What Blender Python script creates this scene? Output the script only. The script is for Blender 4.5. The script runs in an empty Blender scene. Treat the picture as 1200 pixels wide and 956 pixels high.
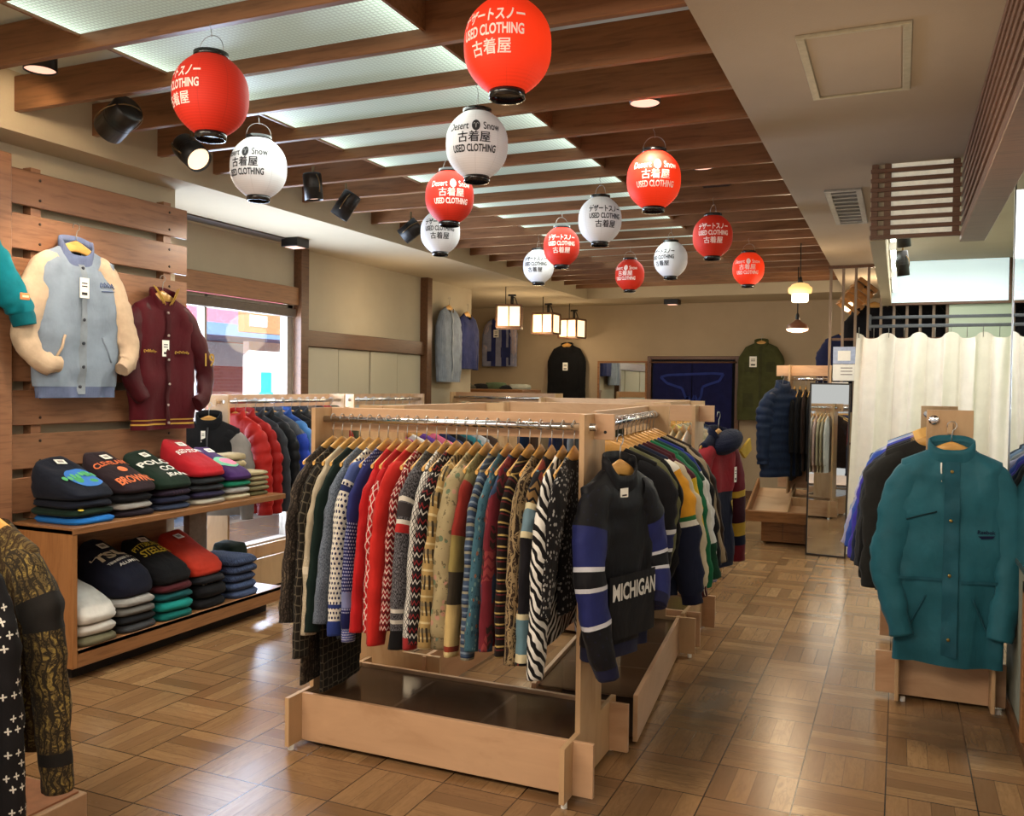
import bpy, math, random
from mathutils import Vector, Matrix, noise as mnoise
R = math.radians
PI = math.pi
scn = bpy.context.scene
COL = scn.collection
rnd = random.Random(7)

# ---------------------------------------------------------------- mesh builder
class MB:
    def __init__(s):
        s.v = []; s.f = []; s.m = []; s.uv = []; s.sm = []
    def vert(s, p, uv=None):
        s.v.append(tuple(p)); s.uv.append(uv if uv else (p[0], p[2] if len(p) > 2 else 0)); return len(s.v) - 1
    def face(s, idx, m=0, smooth=False):
        s.f.append(tuple(idx)); s.m.append(m); s.sm.append(smooth)
    def box(s, x0, x1, y0, y1, z0, z1, m=0, b=0.0, M=None):
        """box, chamfered by b on every edge"""
        if x1 < x0: x0, x1 = x1, x0
        if y1 < y0: y0, y1 = y1, y0
        if z1 < z0: z0, z1 = z1, z0
        b = min(b, (x1-x0)*.45, (y1-y0)*.45, (z1-z0)*.45)
        T = (lambda p: tuple(M @ Vector(p))) if M else (lambda p: p)
        if b <= 0:
            i = [s.vert(T((x, y, z)), (x + y, z)) for x in (x0, x1) for y in (y0, y1) for z in (z0, z1)]
            for q in ((0,1,3,2), (4,6,7,5), (0,4,5,1), (2,3,7,6), (0,2,6,4), (1,5,7,3)):
                s.face([i[k] for k in q], m)
            return
        I = {}
        for sx in (0, 1):
            for sy in (0, 1):
                for sz in (0, 1):
                    c = (x1 if sx else x0, y1 if sy else y0, z1 if sz else z0)
                    d = (-b if sx else b, -b if sy else b, -b if sz else b)
                    for a in range(3):
                        p = tuple(c[k] if k == a else c[k] + d[k] for k in range(3))
                        I[(sx, sy, sz, a)] = s.vert(T(p), (p[0] + p[1], p[2]))
        def F(*k): s.face([I[q] for q in k], m)
        for sa in (0, 1):
            q = [(sa,0,0,0), (sa,1,0,0), (sa,1,1,0), (sa,0,1,0)]; F(*(q if sa else q[::-1]))
            q = [(0,sa,0,1), (0,sa,1,1), (1,sa,1,1), (1,sa,0,1)]; F(*(q if sa else q[::-1]))
            q = [(0,0,sa,2), (1,0,sa,2), (1,1,sa,2), (0,1,sa,2)]; F(*(q if sa else q[::-1]))
        for u in (0, 1):
            for w in (0, 1):
                F((u,w,0,0), (u,w,0,1), (u,w,1,1), (u,w,1,0))
                F((u,0,w,0), (u,0,w,2), (u,1,w,2), (u,1,w,0))
                F((0,u,w,1), (0,u,w,2), (1,u,w,2), (1,u,w,1))
        for k in [(a, c, d) for a in (0, 1) for c in (0, 1) for d in (0, 1)]:
            F(k + (0,), k + (1,), k + (2,))
    def tube(s, pts, r, n=8, m=0, cap=True, M=None):
        pts = [Vector(p) for p in pts]
        if M: pts = [M @ p for p in pts]
        rr = r if isinstance(r, (list, tuple)) else [r] * len(pts)
        up = Vector((0, 0, 1)); rings = []
        prev = None
        for k, p in enumerate(pts):
            t = (pts[min(k+1, len(pts)-1)] - pts[max(k-1, 0)]).normalized()
            a = prev - t * prev.dot(t) if prev is not None else (up.cross(t) if abs(t.z) < .95 else Vector((1, 0, 0)).cross(t))
            if a.length < 1e-6: a = Vector((1, 0, 0)).cross(t)
            a.normalize(); b = t.cross(a); prev = a
            rings.append([s.vert(p + (a * math.cos(2*PI*j/n) + b * math.sin(2*PI*j/n)) * rr[k], (j / n * .1, k * .05)) for j in range(n)])
        for k in range(len(rings) - 1):
            for j in range(n):
                s.face((rings[k][j], rings[k][(j+1) % n], rings[k+1][(j+1) % n], rings[k+1][j]), m, True)
        if cap:
            s.face(rings[0][::-1], m); s.face(rings[-1], m)
    def lathe(s, prof, n=24, m=0, M=None, cap=False):
        rings = []
        for (r, z) in prof:
            rings.append([s.vert((M @ Vector((r*math.cos(2*PI*j/n), r*math.sin(2*PI*j/n), z))) if M else (r*math.cos(2*PI*j/n), r*math.sin(2*PI*j/n), z), (j/n, z)) for j in range(n)])
        for k in range(len(rings) - 1):
            for j in range(n):
                s.face((rings[k][j], rings[k][(j+1) % n], rings[k+1][(j+1) % n], rings[k+1][j]), m, True)
        if cap:
            s.face(rings[0][::-1], m); s.face(rings[-1], m)
    def poly(s, pts, m=0):
        s.face([s.vert(p, (p[0] + p[1], p[2])) for p in pts], m)
    def prism(s, pts, axis, a0, a1, m=0):
        """extrude a 2D outline along axis 0/1/2"""
        def P(p, a):
            q = list(p); q.insert(axis, a); return tuple(q)
        lo = [s.vert(P(p, a0), (p[0], p[1])) for p in pts]; hi = [s.vert(P(p, a1), (p[0], p[1])) for p in pts]
        n = len(pts)
        s.face(lo[::-1], m); s.face(hi, m)
        for k in range(n): s.face((lo[k], lo[(k+1) % n], hi[(k+1) % n], hi[k]), m)
    def build(s, name, mats, parent=None, loc=None, rot=None):
        me = bpy.data.meshes.new(name)
        me.from_pydata(s.v, [], s.f)
        for mt in (mats if isinstance(mats, (list, tuple)) else [mats]): me.materials.append(mt)
        me.polygons.foreach_set('material_index', s.m)
        me.polygons.foreach_set('use_smooth', s.sm)
        ul = me.uv_layers.new(name='UVMap')
        fl = []
        for l in me.loops: fl.extend(s.uv[l.vertex_index])
        ul.data.foreach_set('uv', fl)
        me.update()
        o = bpy.data.objects.new(name, me); COL.objects.link(o)
        if parent: o.parent = parent
        if loc: o.location = loc
        if rot: o.rotation_euler = rot
        return o

def tag(o, label=None, cat=None, group=None, kind=None):
    if label: o['label'] = label
    if cat: o['category'] = cat
    if group: o['group'] = group
    if kind: o['kind'] = kind
    return o
def thing(name, label, cat, loc=(0, 0, 0), rz=0.0, group=None, rot=None):
    o = bpy.data.objects.new(name, None); COL.objects.link(o)
    o.empty_display_size = .05
    o.location = loc; o.rotation_euler = rot if rot else (0, 0, rz)
    return tag(o, label, cat, group)
def copy_tree(o, parent=None):
    c = o.copy(); COL.objects.link(c)
    if parent: c.parent = parent
    for ch in list(o.children): copy_tree(ch, c)
    return c
def struct(name, mb, mats): return tag(mb.build(name, mats), kind='structure')

_txt = {}
def text_geo(body, bold=0.0):
    """flat triangles of a piece of writing, centred, one unit tall"""
    if (body, bold) in _txt: return _txt[(body, bold)]
    c = bpy.data.curves.new('writing', 'FONT'); c.body = body; c.offset = bold; c.resolution_u = 3
    c.align_x = 'CENTER'; c.align_y = 'CENTER'
    o = bpy.data.objects.new('writing', c); COL.objects.link(o)
    bpy.context.view_layer.update()
    me = bpy.data.meshes.new_from_object(o.evaluated_get(bpy.context.evaluated_depsgraph_get()))
    vs = [(v.co.x, v.co.y) for v in me.vertices]; fs = [tuple(p.vertices) for p in me.polygons]
    bpy.data.objects.remove(o); bpy.data.curves.remove(c); bpy.data.meshes.remove(me)
    if vs:
        x0 = min(v[0] for v in vs); x1 = max(v[0] for v in vs); y0 = min(v[1] for v in vs); y1 = max(v[1] for v in vs)
        vs = [((a - (x0+x1)/2) / (y1-y0), (b - (y0+y1)/2) / (y1-y0)) for a, b in vs]
    _txt[(body, bold)] = (vs, fs); return vs, fs
def write(mb, body, h, w, fn, m=1, bold=.02, jitter=0.0):
    """writes body, h tall and w wide, through fn(u, v) -> point"""
    vs, fs = text_geo(body, bold)
    if not vs: return
    wx = max(v[0] for v in vs) * 2 or 1
    i = [mb.vert(fn(a / wx * w, b * h)) for a, b in vs]
    for f in fs: mb.face([i[k] for k in f], m)

# ---------------------------------------------------------------- materials
def s2l(c):
    if isinstance(c, str):
        c = c.lstrip('#'); c = tuple(int(c[k:k+2], 16) / 255 for k in (0, 2, 4))
    return tuple((x / 12.92 if x <= .04045 else ((x + .055) / 1.055) ** 2.4) for x in c[:3]) + (1.0,)
class NT:
    def __init__(s, name):
        s.mat = bpy.data.materials.new(name); s.mat.use_nodes = True
        s.t = s.mat.node_tree; s.bsdf = s.t.nodes['Principled BSDF']
        s.tc = s.t.nodes.new('ShaderNodeTexCoord')
    def put(s, sock, x):
        if x is None: return
        if isinstance(x, bpy.types.NodeSocket): s.t.links.new(x, sock)
        else:
            if isinstance(x, (tuple, list)) and len(x) == 3 and sock.type == 'RGBA': x = tuple(x) + (1,)
            sock.default_value = x
    def n(s, typ, out=0, props=None, **ins):
        nd = s.t.nodes.new('ShaderNode' + typ)
        for k, v in (props or {}).items(): setattr(nd, k, v)
        for k, v in ins.items():
            key = int(k[1:]) if k[0] == 'i' and k[1:].isdigit() else k.replace('_', ' ')
            s.put(nd.inputs[key], v)
        return nd.outputs[out]
    def ma(s, op, a, b=None, c=None):
        nd = s.t.nodes.new('ShaderNodeMath'); nd.operation = op
        for k, x in enumerate((a, b, c)):
            if x is not None: s.put(nd.inputs[k], x)
        return nd.outputs[0]
    def mix(s, f, a, b, mode='MIX'):
        nd = s.t.nodes.new('ShaderNodeMix'); nd.data_type = 'RGBA'; nd.blend_type = mode
        s.put(nd.inputs[0], f); s.put(nd.inputs[6], a); s.put(nd.inputs[7], b)
        return nd.outputs[2]
    def ramp(s, f, stops, const=False):
        nd = s.t.nodes.new('ShaderNodeValToRGB'); cr = nd.color_ramp
        cr.interpolation = 'CONSTANT' if const else 'LINEAR'
        while len(cr.elements) < len(stops): cr.elements.new(.5)
        for e, (p, c) in zip(cr.elements, stops): e.position = p; e.color = c if len(c) == 4 else tuple(c) + (1,)
        s.put(nd.inputs[0], f); return nd.outputs[0]
    def xyz(s, v): 
        nd = s.t.nodes.new('ShaderNodeSeparateXYZ'); s.put(nd.inputs[0], v); return nd.outputs[0], nd.outputs[1], nd.outputs[2]
    def vec(s, x, y, z=0.0):
        nd = s.t.nodes.new('ShaderNodeCombineXYZ')
        for k, q in enumerate((x, y, z)): s.put(nd.inputs[k], q)
        return nd.outputs[0]
    def scale(s, v, sc):
        nd = s.t.nodes.new('ShaderNodeVectorMath'); nd.operation = 'MULTIPLY'
        s.put(nd.inputs[0], v); nd.inputs[1].default_value = sc if isinstance(sc, tuple) else (sc, sc, sc); return nd.outputs[0]
    def noise(s, v, sc, det=3, rough=.55, out=0, dist=0.0):
        return s.n('TexNoise', out, None, Vector=v, Scale=sc, Detail=det, Roughness=rough, Distortion=dist)
    def bump(s, h, st=.2, d=.01):
        s.put(s.bsdf.inputs['Normal'], s.n('Bump', 0, None, Strength=st, Distance=d, Height=h))
    def fin(s, col=None, rough=.6, metal=0.0, spec=None, emit=None, es=0.0, sheen=None):
        b = s.bsdf.inputs
        s.put(b['Base Color'], col); s.put(b['Roughness'], rough); s.put(b['Metallic'], metal)
        if spec is not None: b['Specular IOR Level'].default_value = spec
        if emit is not None: s.put(b['Emission Color'], emit); s.put(b['Emission Strength'], es)
        if sheen: b['Sheen Weight'].default_value = sheen
        return s.mat
_mc = {}
def plain(name, c, rough=.6, metal=0.0, spec=None, var=.12, emit=None, es=0.0, sc=30):
    if name in _mc: return _mc[name]
    t = NT(name); c = s2l(c)
    nz = t.noise(t.tc.outputs['Object'], sc, 2)
    d = tuple(x * (1 - var) for x in c[:3]) + (1,); l = tuple(min(1, x * (1 + var)) for x in c[:3]) + (1,)
    _mc[name] = t.fin(t.ramp(nz, [(.3, d), (.7, l)]), rough, metal, spec, s2l(emit) if emit else None, es)
    return _mc[name]
def wood(name, c1, c2, axis=0, sc=6.0, stretch=14.0, rough=.45, blot=.25, spec=.35):
    if name in _mc: return _mc[name]
    t = NT(name); v = t.tc.outputs['Object']
    k = [stretch] * 3; k[axis] = 1.0
    sv = t.scale(v, tuple(k))
    g = t.noise(sv, sc, 5, .6, dist=.6)
    w = t.noise(v, 2.3, 3, .5)
    c = t.ramp(g, [(.28, s2l(c2)), (.5, s2l(c1)), (.72, tuple(min(1, x * 1.12) for x in s2l(c1)[:3]))])
    c = t.mix(t.ma('MULTIPLY', t.ma('SUBTRACT', w, .35), blot * 2), c, s2l(c2))
    t.bump(g, .08, .002)
    _mc[name] = t.fin(c, rough, 0, spec); return _mc[name]
def glow(name, c, st, base=None):
    t = NT(name); return t.fin(s2l(base or c), .6, 0, .2, s2l(c), st)

def fabric(name, kind='plain', c1='#333333', c2='#ffffff', c3='#888888', k=1.0, blocks=None, rough=.85, axis='v', nz=.16, c4=None):
    """cloth; UV is metres: u across from the middle, v down from the shoulder"""
    if name in _mc: return _mc[name]
    t = NT(name); uv = t.tc.outputs['UV']; u, v, _ = t.xyz(uv)
    A, B, C = s2l(c1), s2l(c2), s2l(c3)
    k *= {'dots': 1.25, 'lattice': 1.5, 'zigzag': 1.5, 'bands': 1.5, 'floral': 1.7, 'brocade': 1.5, 'zebra': 1.5, 'leopard': 1.2, 'hstripe': 1.5, 'patch': 1.4, 'hex': .9}.get(kind, 1)
    D = s2l(c4) if c4 else C
    ma = t.ma
    def fr(x, n): return ma('FRACT', ma('MULTIPLY', x, n))
    def tri(x, n): return ma('ABSOLUTE', ma('SUBTRACT', fr(x, n), .5))
    if kind == 'plain': c = A
    elif kind == 'dots':        # staggered dots
        n = 38 * k
        row = ma('MODULO', ma('FLOOR', ma('MULTIPLY', v, n)), 2.0)
        du = ma('SUBTRACT', fr(ma('ADD', u, ma('DIVIDE', row, 2 * n)), n), .5); dv = ma('SUBTRACT', fr(v, n), .5)
        c = t.mix(ma('LESS_THAN', ma('ADD', ma('MULTIPLY', du, du), ma('MULTIPLY', dv, dv)), .085), A, B)
    elif kind == 'lattice':
        n = 16 * k
        a = tri(ma('ADD', u, v), n); b = tri(ma('SUBTRACT', u, v), n)
        c = t.mix(ma('LESS_THAN', ma('MINIMUM', a, b), .1), A, B)
        c = t.mix(ma('GREATER_THAN', ma('MINIMUM', a, b), .4), c, C)
    elif kind == 'zigzag':      # rows of zigzags in three yarns
        n = 9 * k
        p = ma('ADD', v, ma('MULTIPLY', tri(u, 14 * k), .07 / k))
        f = fr(p, n)
        c = t.ramp(f, [(0, A), (.3, B), (.42, A), (.6, C), (.74, A), (.86, D)], True)
    elif kind == 'bands':
        f = fr(v, 7 * k); zz = ma('LESS_THAN', tri(ma('ADD', ma('MULTIPLY', u, 1.7), ma('MULTIPLY', v, .3)), 15 * k), .22)
        c = t.ramp(f, [(0, A), (.22, C), (.3, A), (.5, D), (.64, A), (.8, C), (.88, A)], True)
        c = t.mix(ma('MULTIPLY', zz, ma('GREATER_THAN', f, .45)), c, B)
    elif kind == 'tweed':
        n = t.noise(t.scale(uv, (260, 120, 1)), 1.0, 2)
        c = t.ramp(n, [(.42, A), (.6, B)])
    elif kind == 'floral':
        d = t.n('TexVoronoi', 1, None, Vector=uv, Scale=26 * k, Randomness=1.0)
        d0 = t.n('TexVoronoi', 0, None, Vector=uv, Scale=26 * k, Randomness=1.0)
        s_, _, _ = t.xyz(d)
        n = t.noise(uv, 22 * k, 4, .7)
        c = t.ramp(s_, [(0, A), (.28, B), (.48, A), (.62, C), (.82, D)], True)
        c = t.mix(ma('GREATER_THAN', d0, .42), c, A)
        c = t.mix(ma('GREATER_THAN', n, .6), c, tuple(x * .45 for x in A[:3]) + (1,))
    elif kind == 'brocade':
        n = t.noise(uv, 20 * k, 3, .6, dist=1.4); m_ = t.n('TexWave', 0, None, Vector=uv, Scale=9 * k, Distortion=9.0, Detail=2.0)
        c = t.ramp(n, [(0, A), (.42, B), (.5, A), (.58, C), (.66, A), (.72, D)], True)
        c = t.mix(ma('GREATER_THAN', m_, .78), c, B)
    elif kind == 'zebra':
        w = t.n('TexWave', 0, dict(wave_type='BANDS', bands_direction='DIAGONAL'), Vector=t.scale(uv, (.8, 1.1, 1)), Scale=9 * k, Distortion=5.5, Detail=1.0, Detail_Scale=1.0)
        c = t.mix(ma('GREATER_THAN', w, .5), A, B)
    elif kind == 'leopard':
        d0 = t.n('TexVoronoi', 0, None, Vector=uv, Scale=52 * k)
        c = t.mix(ma('LESS_THAN', d0, .33), A, B)
    elif kind == 'hstripe':
        f = fr(v, 10 * k); c = t.ramp(f, [(0, A), (.35, B), (.5, A), (.68, C), (.8, D)], True)
    elif kind == 'vstripe':
        c = t.mix(ma('LESS_THAN', tri(u, 40 * k), .12), A, B)
    elif kind == 'hex':
        d = t.n('TexVoronoi', 0, dict(feature='DISTANCE_TO_EDGE'), Vector=uv, Scale=24 * k, Randomness=.25)
        c = t.mix(ma('LESS_THAN', d, .07), A, B)
    elif kind == 'cross':       # scattered four-petal florets
        n = 27 * k
        row = ma('FLOOR', ma('MULTIPLY', v, n))
        sh = ma('FRACT', ma('MULTIPLY', row, .43))
        du = ma('SUBTRACT', fr(ma('ADD', u, ma('DIVIDE', sh, n)), n), .5); dv = ma('SUBTRACT', fr(v, n), .5)
        r_ = ma('SQRT', ma('ADD', ma('MULTIPLY', du, du), ma('MULTIPLY', dv, dv)))
        th = ma('ARCTAN2', dv, du)
        c = t.mix(ma('LESS_THAN', r_, ma('ADD', .20, ma('MULTIPLY', .13, ma('COSINE', ma('MULTIPLY', th, 4.0))))), A, B)
        keep = t.n('TexWhiteNoise', 0, dict(noise_dimensions='2D'), Vector=t.vec(ma('FLOOR', ma('MULTIPLY', ma('ADD', u, ma('DIVIDE', sh, n)), n)), row))
        c = t.mix(ma('GREATER_THAN', keep, .45), c, A)
    elif kind == 'patch':       # big geometric patches
        d = t.n('TexVoronoi', 1, dict(distance='CHEBYCHEV'), Vector=t.scale(uv, (1, .7, 1)), Scale=9 * k, Randomness=.8)
        s_, _, _ = t.xyz(d); zz = ma('LESS_THAN', tri(ma('ADD', v, ma('MULTIPLY', tri(u, 20), .03)), 30), .16)
        c = t.ramp(s_, [(0, A), (.35, B), (.55, A), (.7, C), (.86, D)], True)
        c = t.mix(ma('MULTIPLY', zz, ma('GREATER_THAN', s_, .55)), c, A)
    if blocks:
        for (lo, hi, cc) in blocks:
            x = v if axis == 'v' else ma('ABSOLUTE', u)
            f = ma('MULTIPLY', ma('GREATER_THAN', x, lo), ma('LESS_THAN', x, hi))
            c = t.mix(f, c, s2l(cc) if isinstance(cc, str) else cc)
    n1 = t.noise(t.tc.outputs['Object'], 9, 4, .6)
    c = t.mix(1.0, c, t.ramp(n1, [(.25, (.86 - nz * 1.5,) * 3), (.75, (.90 + nz * .3,) * 3)]), 'MULTIPLY')
    fine = t.noise(uv, 420, 2)
    cre = t.noise(t.scale(uv, (11, 5, 1)), 1.0, 3, .5, dist=.5)
    t.bump(t.ma('ADD', t.ma('MULTIPLY', fine, .12), t.ma('MULTIPLY', cre, 1.6)), .42, .014)
    _mc[name] = t.fin(c, rough, 0, .14, None, 0, .04); return _mc[name]
# ---------------------------------------------------------------- surfaces
W_CAB = wood('cabinet_wood', '#8a5f3c', '#6e482a', 1, 5, 16, .38, .25)
W_PLANK = wood('wall_plank_wood', '#8f6549', '#724d37', 1, 4, 10, .36, .3)
W_SLAT = wood('ceiling_slat_wood', '#80583a', '#644329', 0, 4, 12, .4, .3)
W_DARK = wood('dark_trim_wood', '#5f4029', '#452c1b', 1, 5, 12, .4, .25)
W_TREL = wood('louver_wood', '#6b4e3c', '#523a2c', 0, 5, 12, .45, .25)
W_PLY = wood('birch_plywood', '#c09a78', '#a98260', 0, 2.2, 3.5, .42, .35)
W_PLYV = wood('birch_plywood_upright', '#bd9b75', '#a58058', 2, 2.2, 3.5, .42, .3)
W_EDGE = wood('plywood_edge', '#c8a877', '#a98556', 2, 6, 8, .5, .2)
W_HANG = wood('hanger_wood', '#d3a25a', '#b9853f', 0, 5, 6, .35, .2)
W_CRATE = wood('crate_wood', '#8e6038', '#6d4526', 0, 5, 12, .45, .3)
CHROME = plain('chrome', '#d8d8dc', .16, 1.0, var=.02)
STEEL = plain('dull_steel', '#9c9a96', .35, 1.0, var=.05)
BLACK = plain('black_metal', '#1d1a18', .38, .3, var=.2)
GREYM = plain('grey_metal_tube', '#4a4d50', .4, .6, var=.1)
WHITE_P = plain('white_plastic', '#e6e3dc', .5, var=.03)
PAPER = plain('white_paper', '#ece8de', .8, var=.03)
INK = plain('black_ink', '#222020', .8, var=.05)
SCREW = plain('screw_head', '#3a2a1e', .4, .6)
def plaster(name, c, rough=.9, b=.25, var=.1):
    t = NT(name); v = t.tc.outputs['Object']
    n = t.noise(v, 1.3, 4, .6); f = t.noise(v, 90, 3, .6)
    c = s2l(c)
    t.bump(f, b, .004)
    return t.fin(t.ramp(n, [(.3, tuple(x*(1-var) for x in c[:3])), (.7, tuple(min(1, x*(1+var*.5)) for x in c[:3]))]), rough, 0, .2)
P_WALL = plaster('cream_wall_plaster', '#b0a48e')
P_BACK = plaster('back_wall_plaster', '#a5937a')
P_CEIL = plaster('ceiling_plaster', '#a59683', var=.07)
P_FASC = plaster('soffit_fascia_plaster', '#b3a58c', var=.07)
P_GREEN = plaster('pale_green_plaster', '#b9c4ad', var=.06)
P_GREY = plaster('grey_panel_paint', '#7f8074', b=.05)
P_RECESS = plaster('recess_plaster', '#cfd4c6', var=.04)

def parquet():
    t = NT('parquet_floor'); ma = t.ma
    x, y, _ = t.xyz(t.tc.outputs['Object'])
    S = .3165
    X = ma('DIVIDE', ma('ADD', x, .333 + S * 40), S); Y = ma('DIVIDE', ma('ADD', y, -3.36 + S * 40), S)
    cx, cy = ma('FLOOR', X), ma('FLOOR', Y); fx, fy = ma('FRACT', X), ma('FRACT', Y)
    par = ma('MODULO', ma('ADD', cx, cy), 2.0)
    ip = ma('SUBTRACT', 1.0, par)
    across = ma('ADD', ma('MULTIPLY', fx, par), ma('MULTIPLY', fy, ip))
    along = ma('ADD', ma('MULTIPLY', fy, par), ma('MULTIPLY', fx, ip))
    a4 = ma('MULTIPLY', across, 4.0); pl = ma('FLOOR', a4); fa = ma('FRACT', a4)
    wn = t.n('TexWhiteNoise', 0, dict(noise_dimensions='3D'), Vector=t.vec(cx, cy, pl))
    wt = t.n('TexWhiteNoise', 0, dict(noise_dimensions='3D'), Vector=t.vec(cx, cy, 0.5))
    off = ma('MULTIPLY', wn, 40.0)
    gv = t.vec(ma('ADD', ma('MULTIPLY', across, S), off), ma('MULTIPLY', ma('ADD', along, off), S * .1), off)
    g = t.noise(gv, 62, 4, .6, dist=.5)
    base = t.ramp(wn, [(0, s2l('#7d5f41')), (.25, s2l('#987552')), (.5, s2l('#aa865e')), (.75, s2l('#8c6b49')), (1, s2l('#b8946a'))])
    g2 = t.noise(t.vec(ma('ADD', ma('MULTIPLY', across, S * .7), off), ma('MULTIPLY', ma('ADD', along, off), S * .16), off), 30, 2, .5, dist=2.2)
    ln_ = t.ramp(g2, [(.44, (0, 0, 0)), (.5, (1, 1, 1)), (.56, (0, 0, 0))])
    c = t.mix(ma('MULTIPLY', g, .7), base, s2l('#6a4a2c'))
    c = t.mix(ma('MULTIPLY', ln_, ma('MULTIPLY', wn, .3)), c, s2l('#4a3521'))
    c = t.mix(ma('MULTIPLY', ma('SUBTRACT', wt, .5), .25), c, s2l('#6c4a2b'))
    # joints
    e1 = ma('LESS_THAN', ma('SUBTRACT', .5, ma('ABSOLUTE', ma('SUBTRACT', fa, .5))), .022)
    ed = ma('MINIMUM', ma('SUBTRACT', .5, ma('ABSOLUTE', ma('SUBTRACT', fx, .5))), ma('SUBTRACT', .5, ma('ABSOLUTE', ma('SUBTRACT', fy, .5))))
    e2 = ma('LESS_THAN', ed, .009)
    jn = ma('MAXIMUM', ma('MULTIPLY', e1, .4), ma('MULTIPLY', e2, .9))
    c = t.mix(jn, c, s2l('#2c1d10'))
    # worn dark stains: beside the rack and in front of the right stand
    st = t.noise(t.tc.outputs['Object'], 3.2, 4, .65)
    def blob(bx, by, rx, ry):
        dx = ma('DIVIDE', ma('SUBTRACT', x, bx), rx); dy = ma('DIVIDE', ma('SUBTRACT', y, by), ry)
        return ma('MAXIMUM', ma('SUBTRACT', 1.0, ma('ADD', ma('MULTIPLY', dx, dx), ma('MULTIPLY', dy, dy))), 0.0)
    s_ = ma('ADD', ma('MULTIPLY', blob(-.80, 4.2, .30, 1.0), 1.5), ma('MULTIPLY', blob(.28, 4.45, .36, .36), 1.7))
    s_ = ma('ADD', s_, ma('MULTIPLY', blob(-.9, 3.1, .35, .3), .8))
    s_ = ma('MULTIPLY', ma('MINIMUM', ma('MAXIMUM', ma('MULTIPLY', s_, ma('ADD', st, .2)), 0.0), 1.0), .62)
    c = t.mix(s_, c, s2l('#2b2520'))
    t.bump(ma('SUBTRACT', ma('MULTIPLY', g, .25), jn), .22, .003)
    return t.fin(c, ma('ADD', .17, ma('MULTIPLY', g, .14)), 0, .75)
FLOOR = parquet()

# ---------------------------------------------------------------- room shell
ZC = 2.8; ZH = 3.10; PX0 = -3.10; PX1 = -1.77
XL, XR = -4.11, -.663
YB = 13.05
b = MB(); b.box(-6.7, 3.0, -2.2, YB + .2, -.12, 0); struct('floor', b, FLOOR)
b = MB()
b.box(XL, XR, -2.2, 12.05, ZH, ZH + .1); struct('ceiling', b, P_RECESS)
b = MB(); b.box(-5.4, XL, -2.2, 10.3, ZC, ZH + .1); b.box(-6.7, XL, 10.3, YB + .2, ZC, ZH + .1); struct('ceiling_left', b, P_FASC)
b = MB(); b.box(XL, XR, 12.05, YB + .2, ZC, ZH + .1); struct('ceiling_back', b, P_FASC)
b = MB(); b.box(XR, .55, -2.2, 9.5, ZC, ZH + .1); b.box(.55, 3.0, -2.2, 9.5, ZC, ZH + .1); b.box(XR, 3.0, 9.5, YB + .2, ZC, ZH + .1); struct('ceiling_right', b, P_CEIL)
b = MB(); b.box(-5.45, 3.2, -2.2, YB + .4, ZH + .1, ZH + .2); struct('sun_block_slab', b, P_CEIL)  # unseen slab added above the ceilings to keep the sun out
# walls
b = MB(); b.box(-4.44, -4.36, -2.2, 4.46, 0, ZC); b.box(-5.15, -4.44, 4.38, 4.46, 0, ZC); struct('wall_left', b, P_WALL)
b = MB()
b.box(-5.27, -5.15, 4.46, 6.74, 2.43, ZC); b.box(-5.27, -5.15, 4.46, 6.74, 0, .10)
b.box(-5.27, -5.15, 6.74, 10.35, 0, ZC); struct('wall_window', b, P_WALL)
b = MB(); b.box(-6.5, -5.15, 10.35, 10.45, 0, ZC); b.box(-6.6, -6.5, 10.35, YB + .1, 0, ZC); struct('wall_nook', b, P_WALL)
b = MB(); b.box(-6.6, 3.0, YB, YB + .15, 0, ZC); struct('wall_back', b, P_BACK)
b = MB(); b.box(1.02, 1.12, 5.05, YB, 0, ZC); struct('wall_right', b, P_GREEN)
b = MB(); b.box(.52, .60, -1.6, 5.05, 0, ZC); b.box(.60, 1.02, 4.97, 5.05, 0, ZC); struct('wall_partition', b, P_GREY)
b = MB(); b.box(.503, .52, -1.6, 5.056, 0, .07, b=.004); struct('baseboard_right', b, W_DARK)
b = MB(); b.box(-6.5, -3.5, YB - .02, YB, 0, .09); b.box(-2.1, 1.0, YB - .02, YB, 0, .09); struct('baseboard_back', b, W_DARK)
b = MB(); b.box(-5.15, -5.13, 6.86, 10.3, 0, .09); struct('baseboard_left', b, W_DARK)

# trim of the window wall
def trim(k, boxes, mat, bev=.004):
    b = MB()
    for q in boxes: b.box(*q, b=bev)
    return struct('trim_%d' % k, b, mat)
trim(1, [(-5.15, -5.06, 6.735, 6.85, 0, ZC)], W_DARK)                       # post
trim(2, [(-5.15, -5.09, 4.46, 6.735, 2.27, 2.43)], W_CAB)                   # head beam over the window
trim(3, [(-5.15, -5.09, 6.85, 9.12, 1.90, 2.05)], W_DARK)                   # rail over the sliding panels
trim(4, [(-5.15, -5.05, 9.10, 9.21, 0, ZC)], W_DARK)
trim(5, [(-5.20, -5.12, 4.46, 6.735, 2.16, 2.235)], plain('valance', '#5a4c40', .6))
trim(6, [(-5.02, -4.86, 4.46, 6.35, ZC - .012, ZC - .001)], plain('curtain_track', '#3b3028', .5), .002)
P_SLIDE = plaster('sliding_panel_paint', '#b3ab96', b=.05, var=.05)
for k, (a, c) in enumerate(((6.86, 7.42), (7.44, 8.0), (8.02, 8.55), (8.57, 9.09))):
    b = MB(); b.box(-5.148, -5.125 - (k % 2) * .01, a, c, .1, 1.895, b=.003); struct('trim_%d' % (7 + k), b, P_SLIDE)
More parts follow.
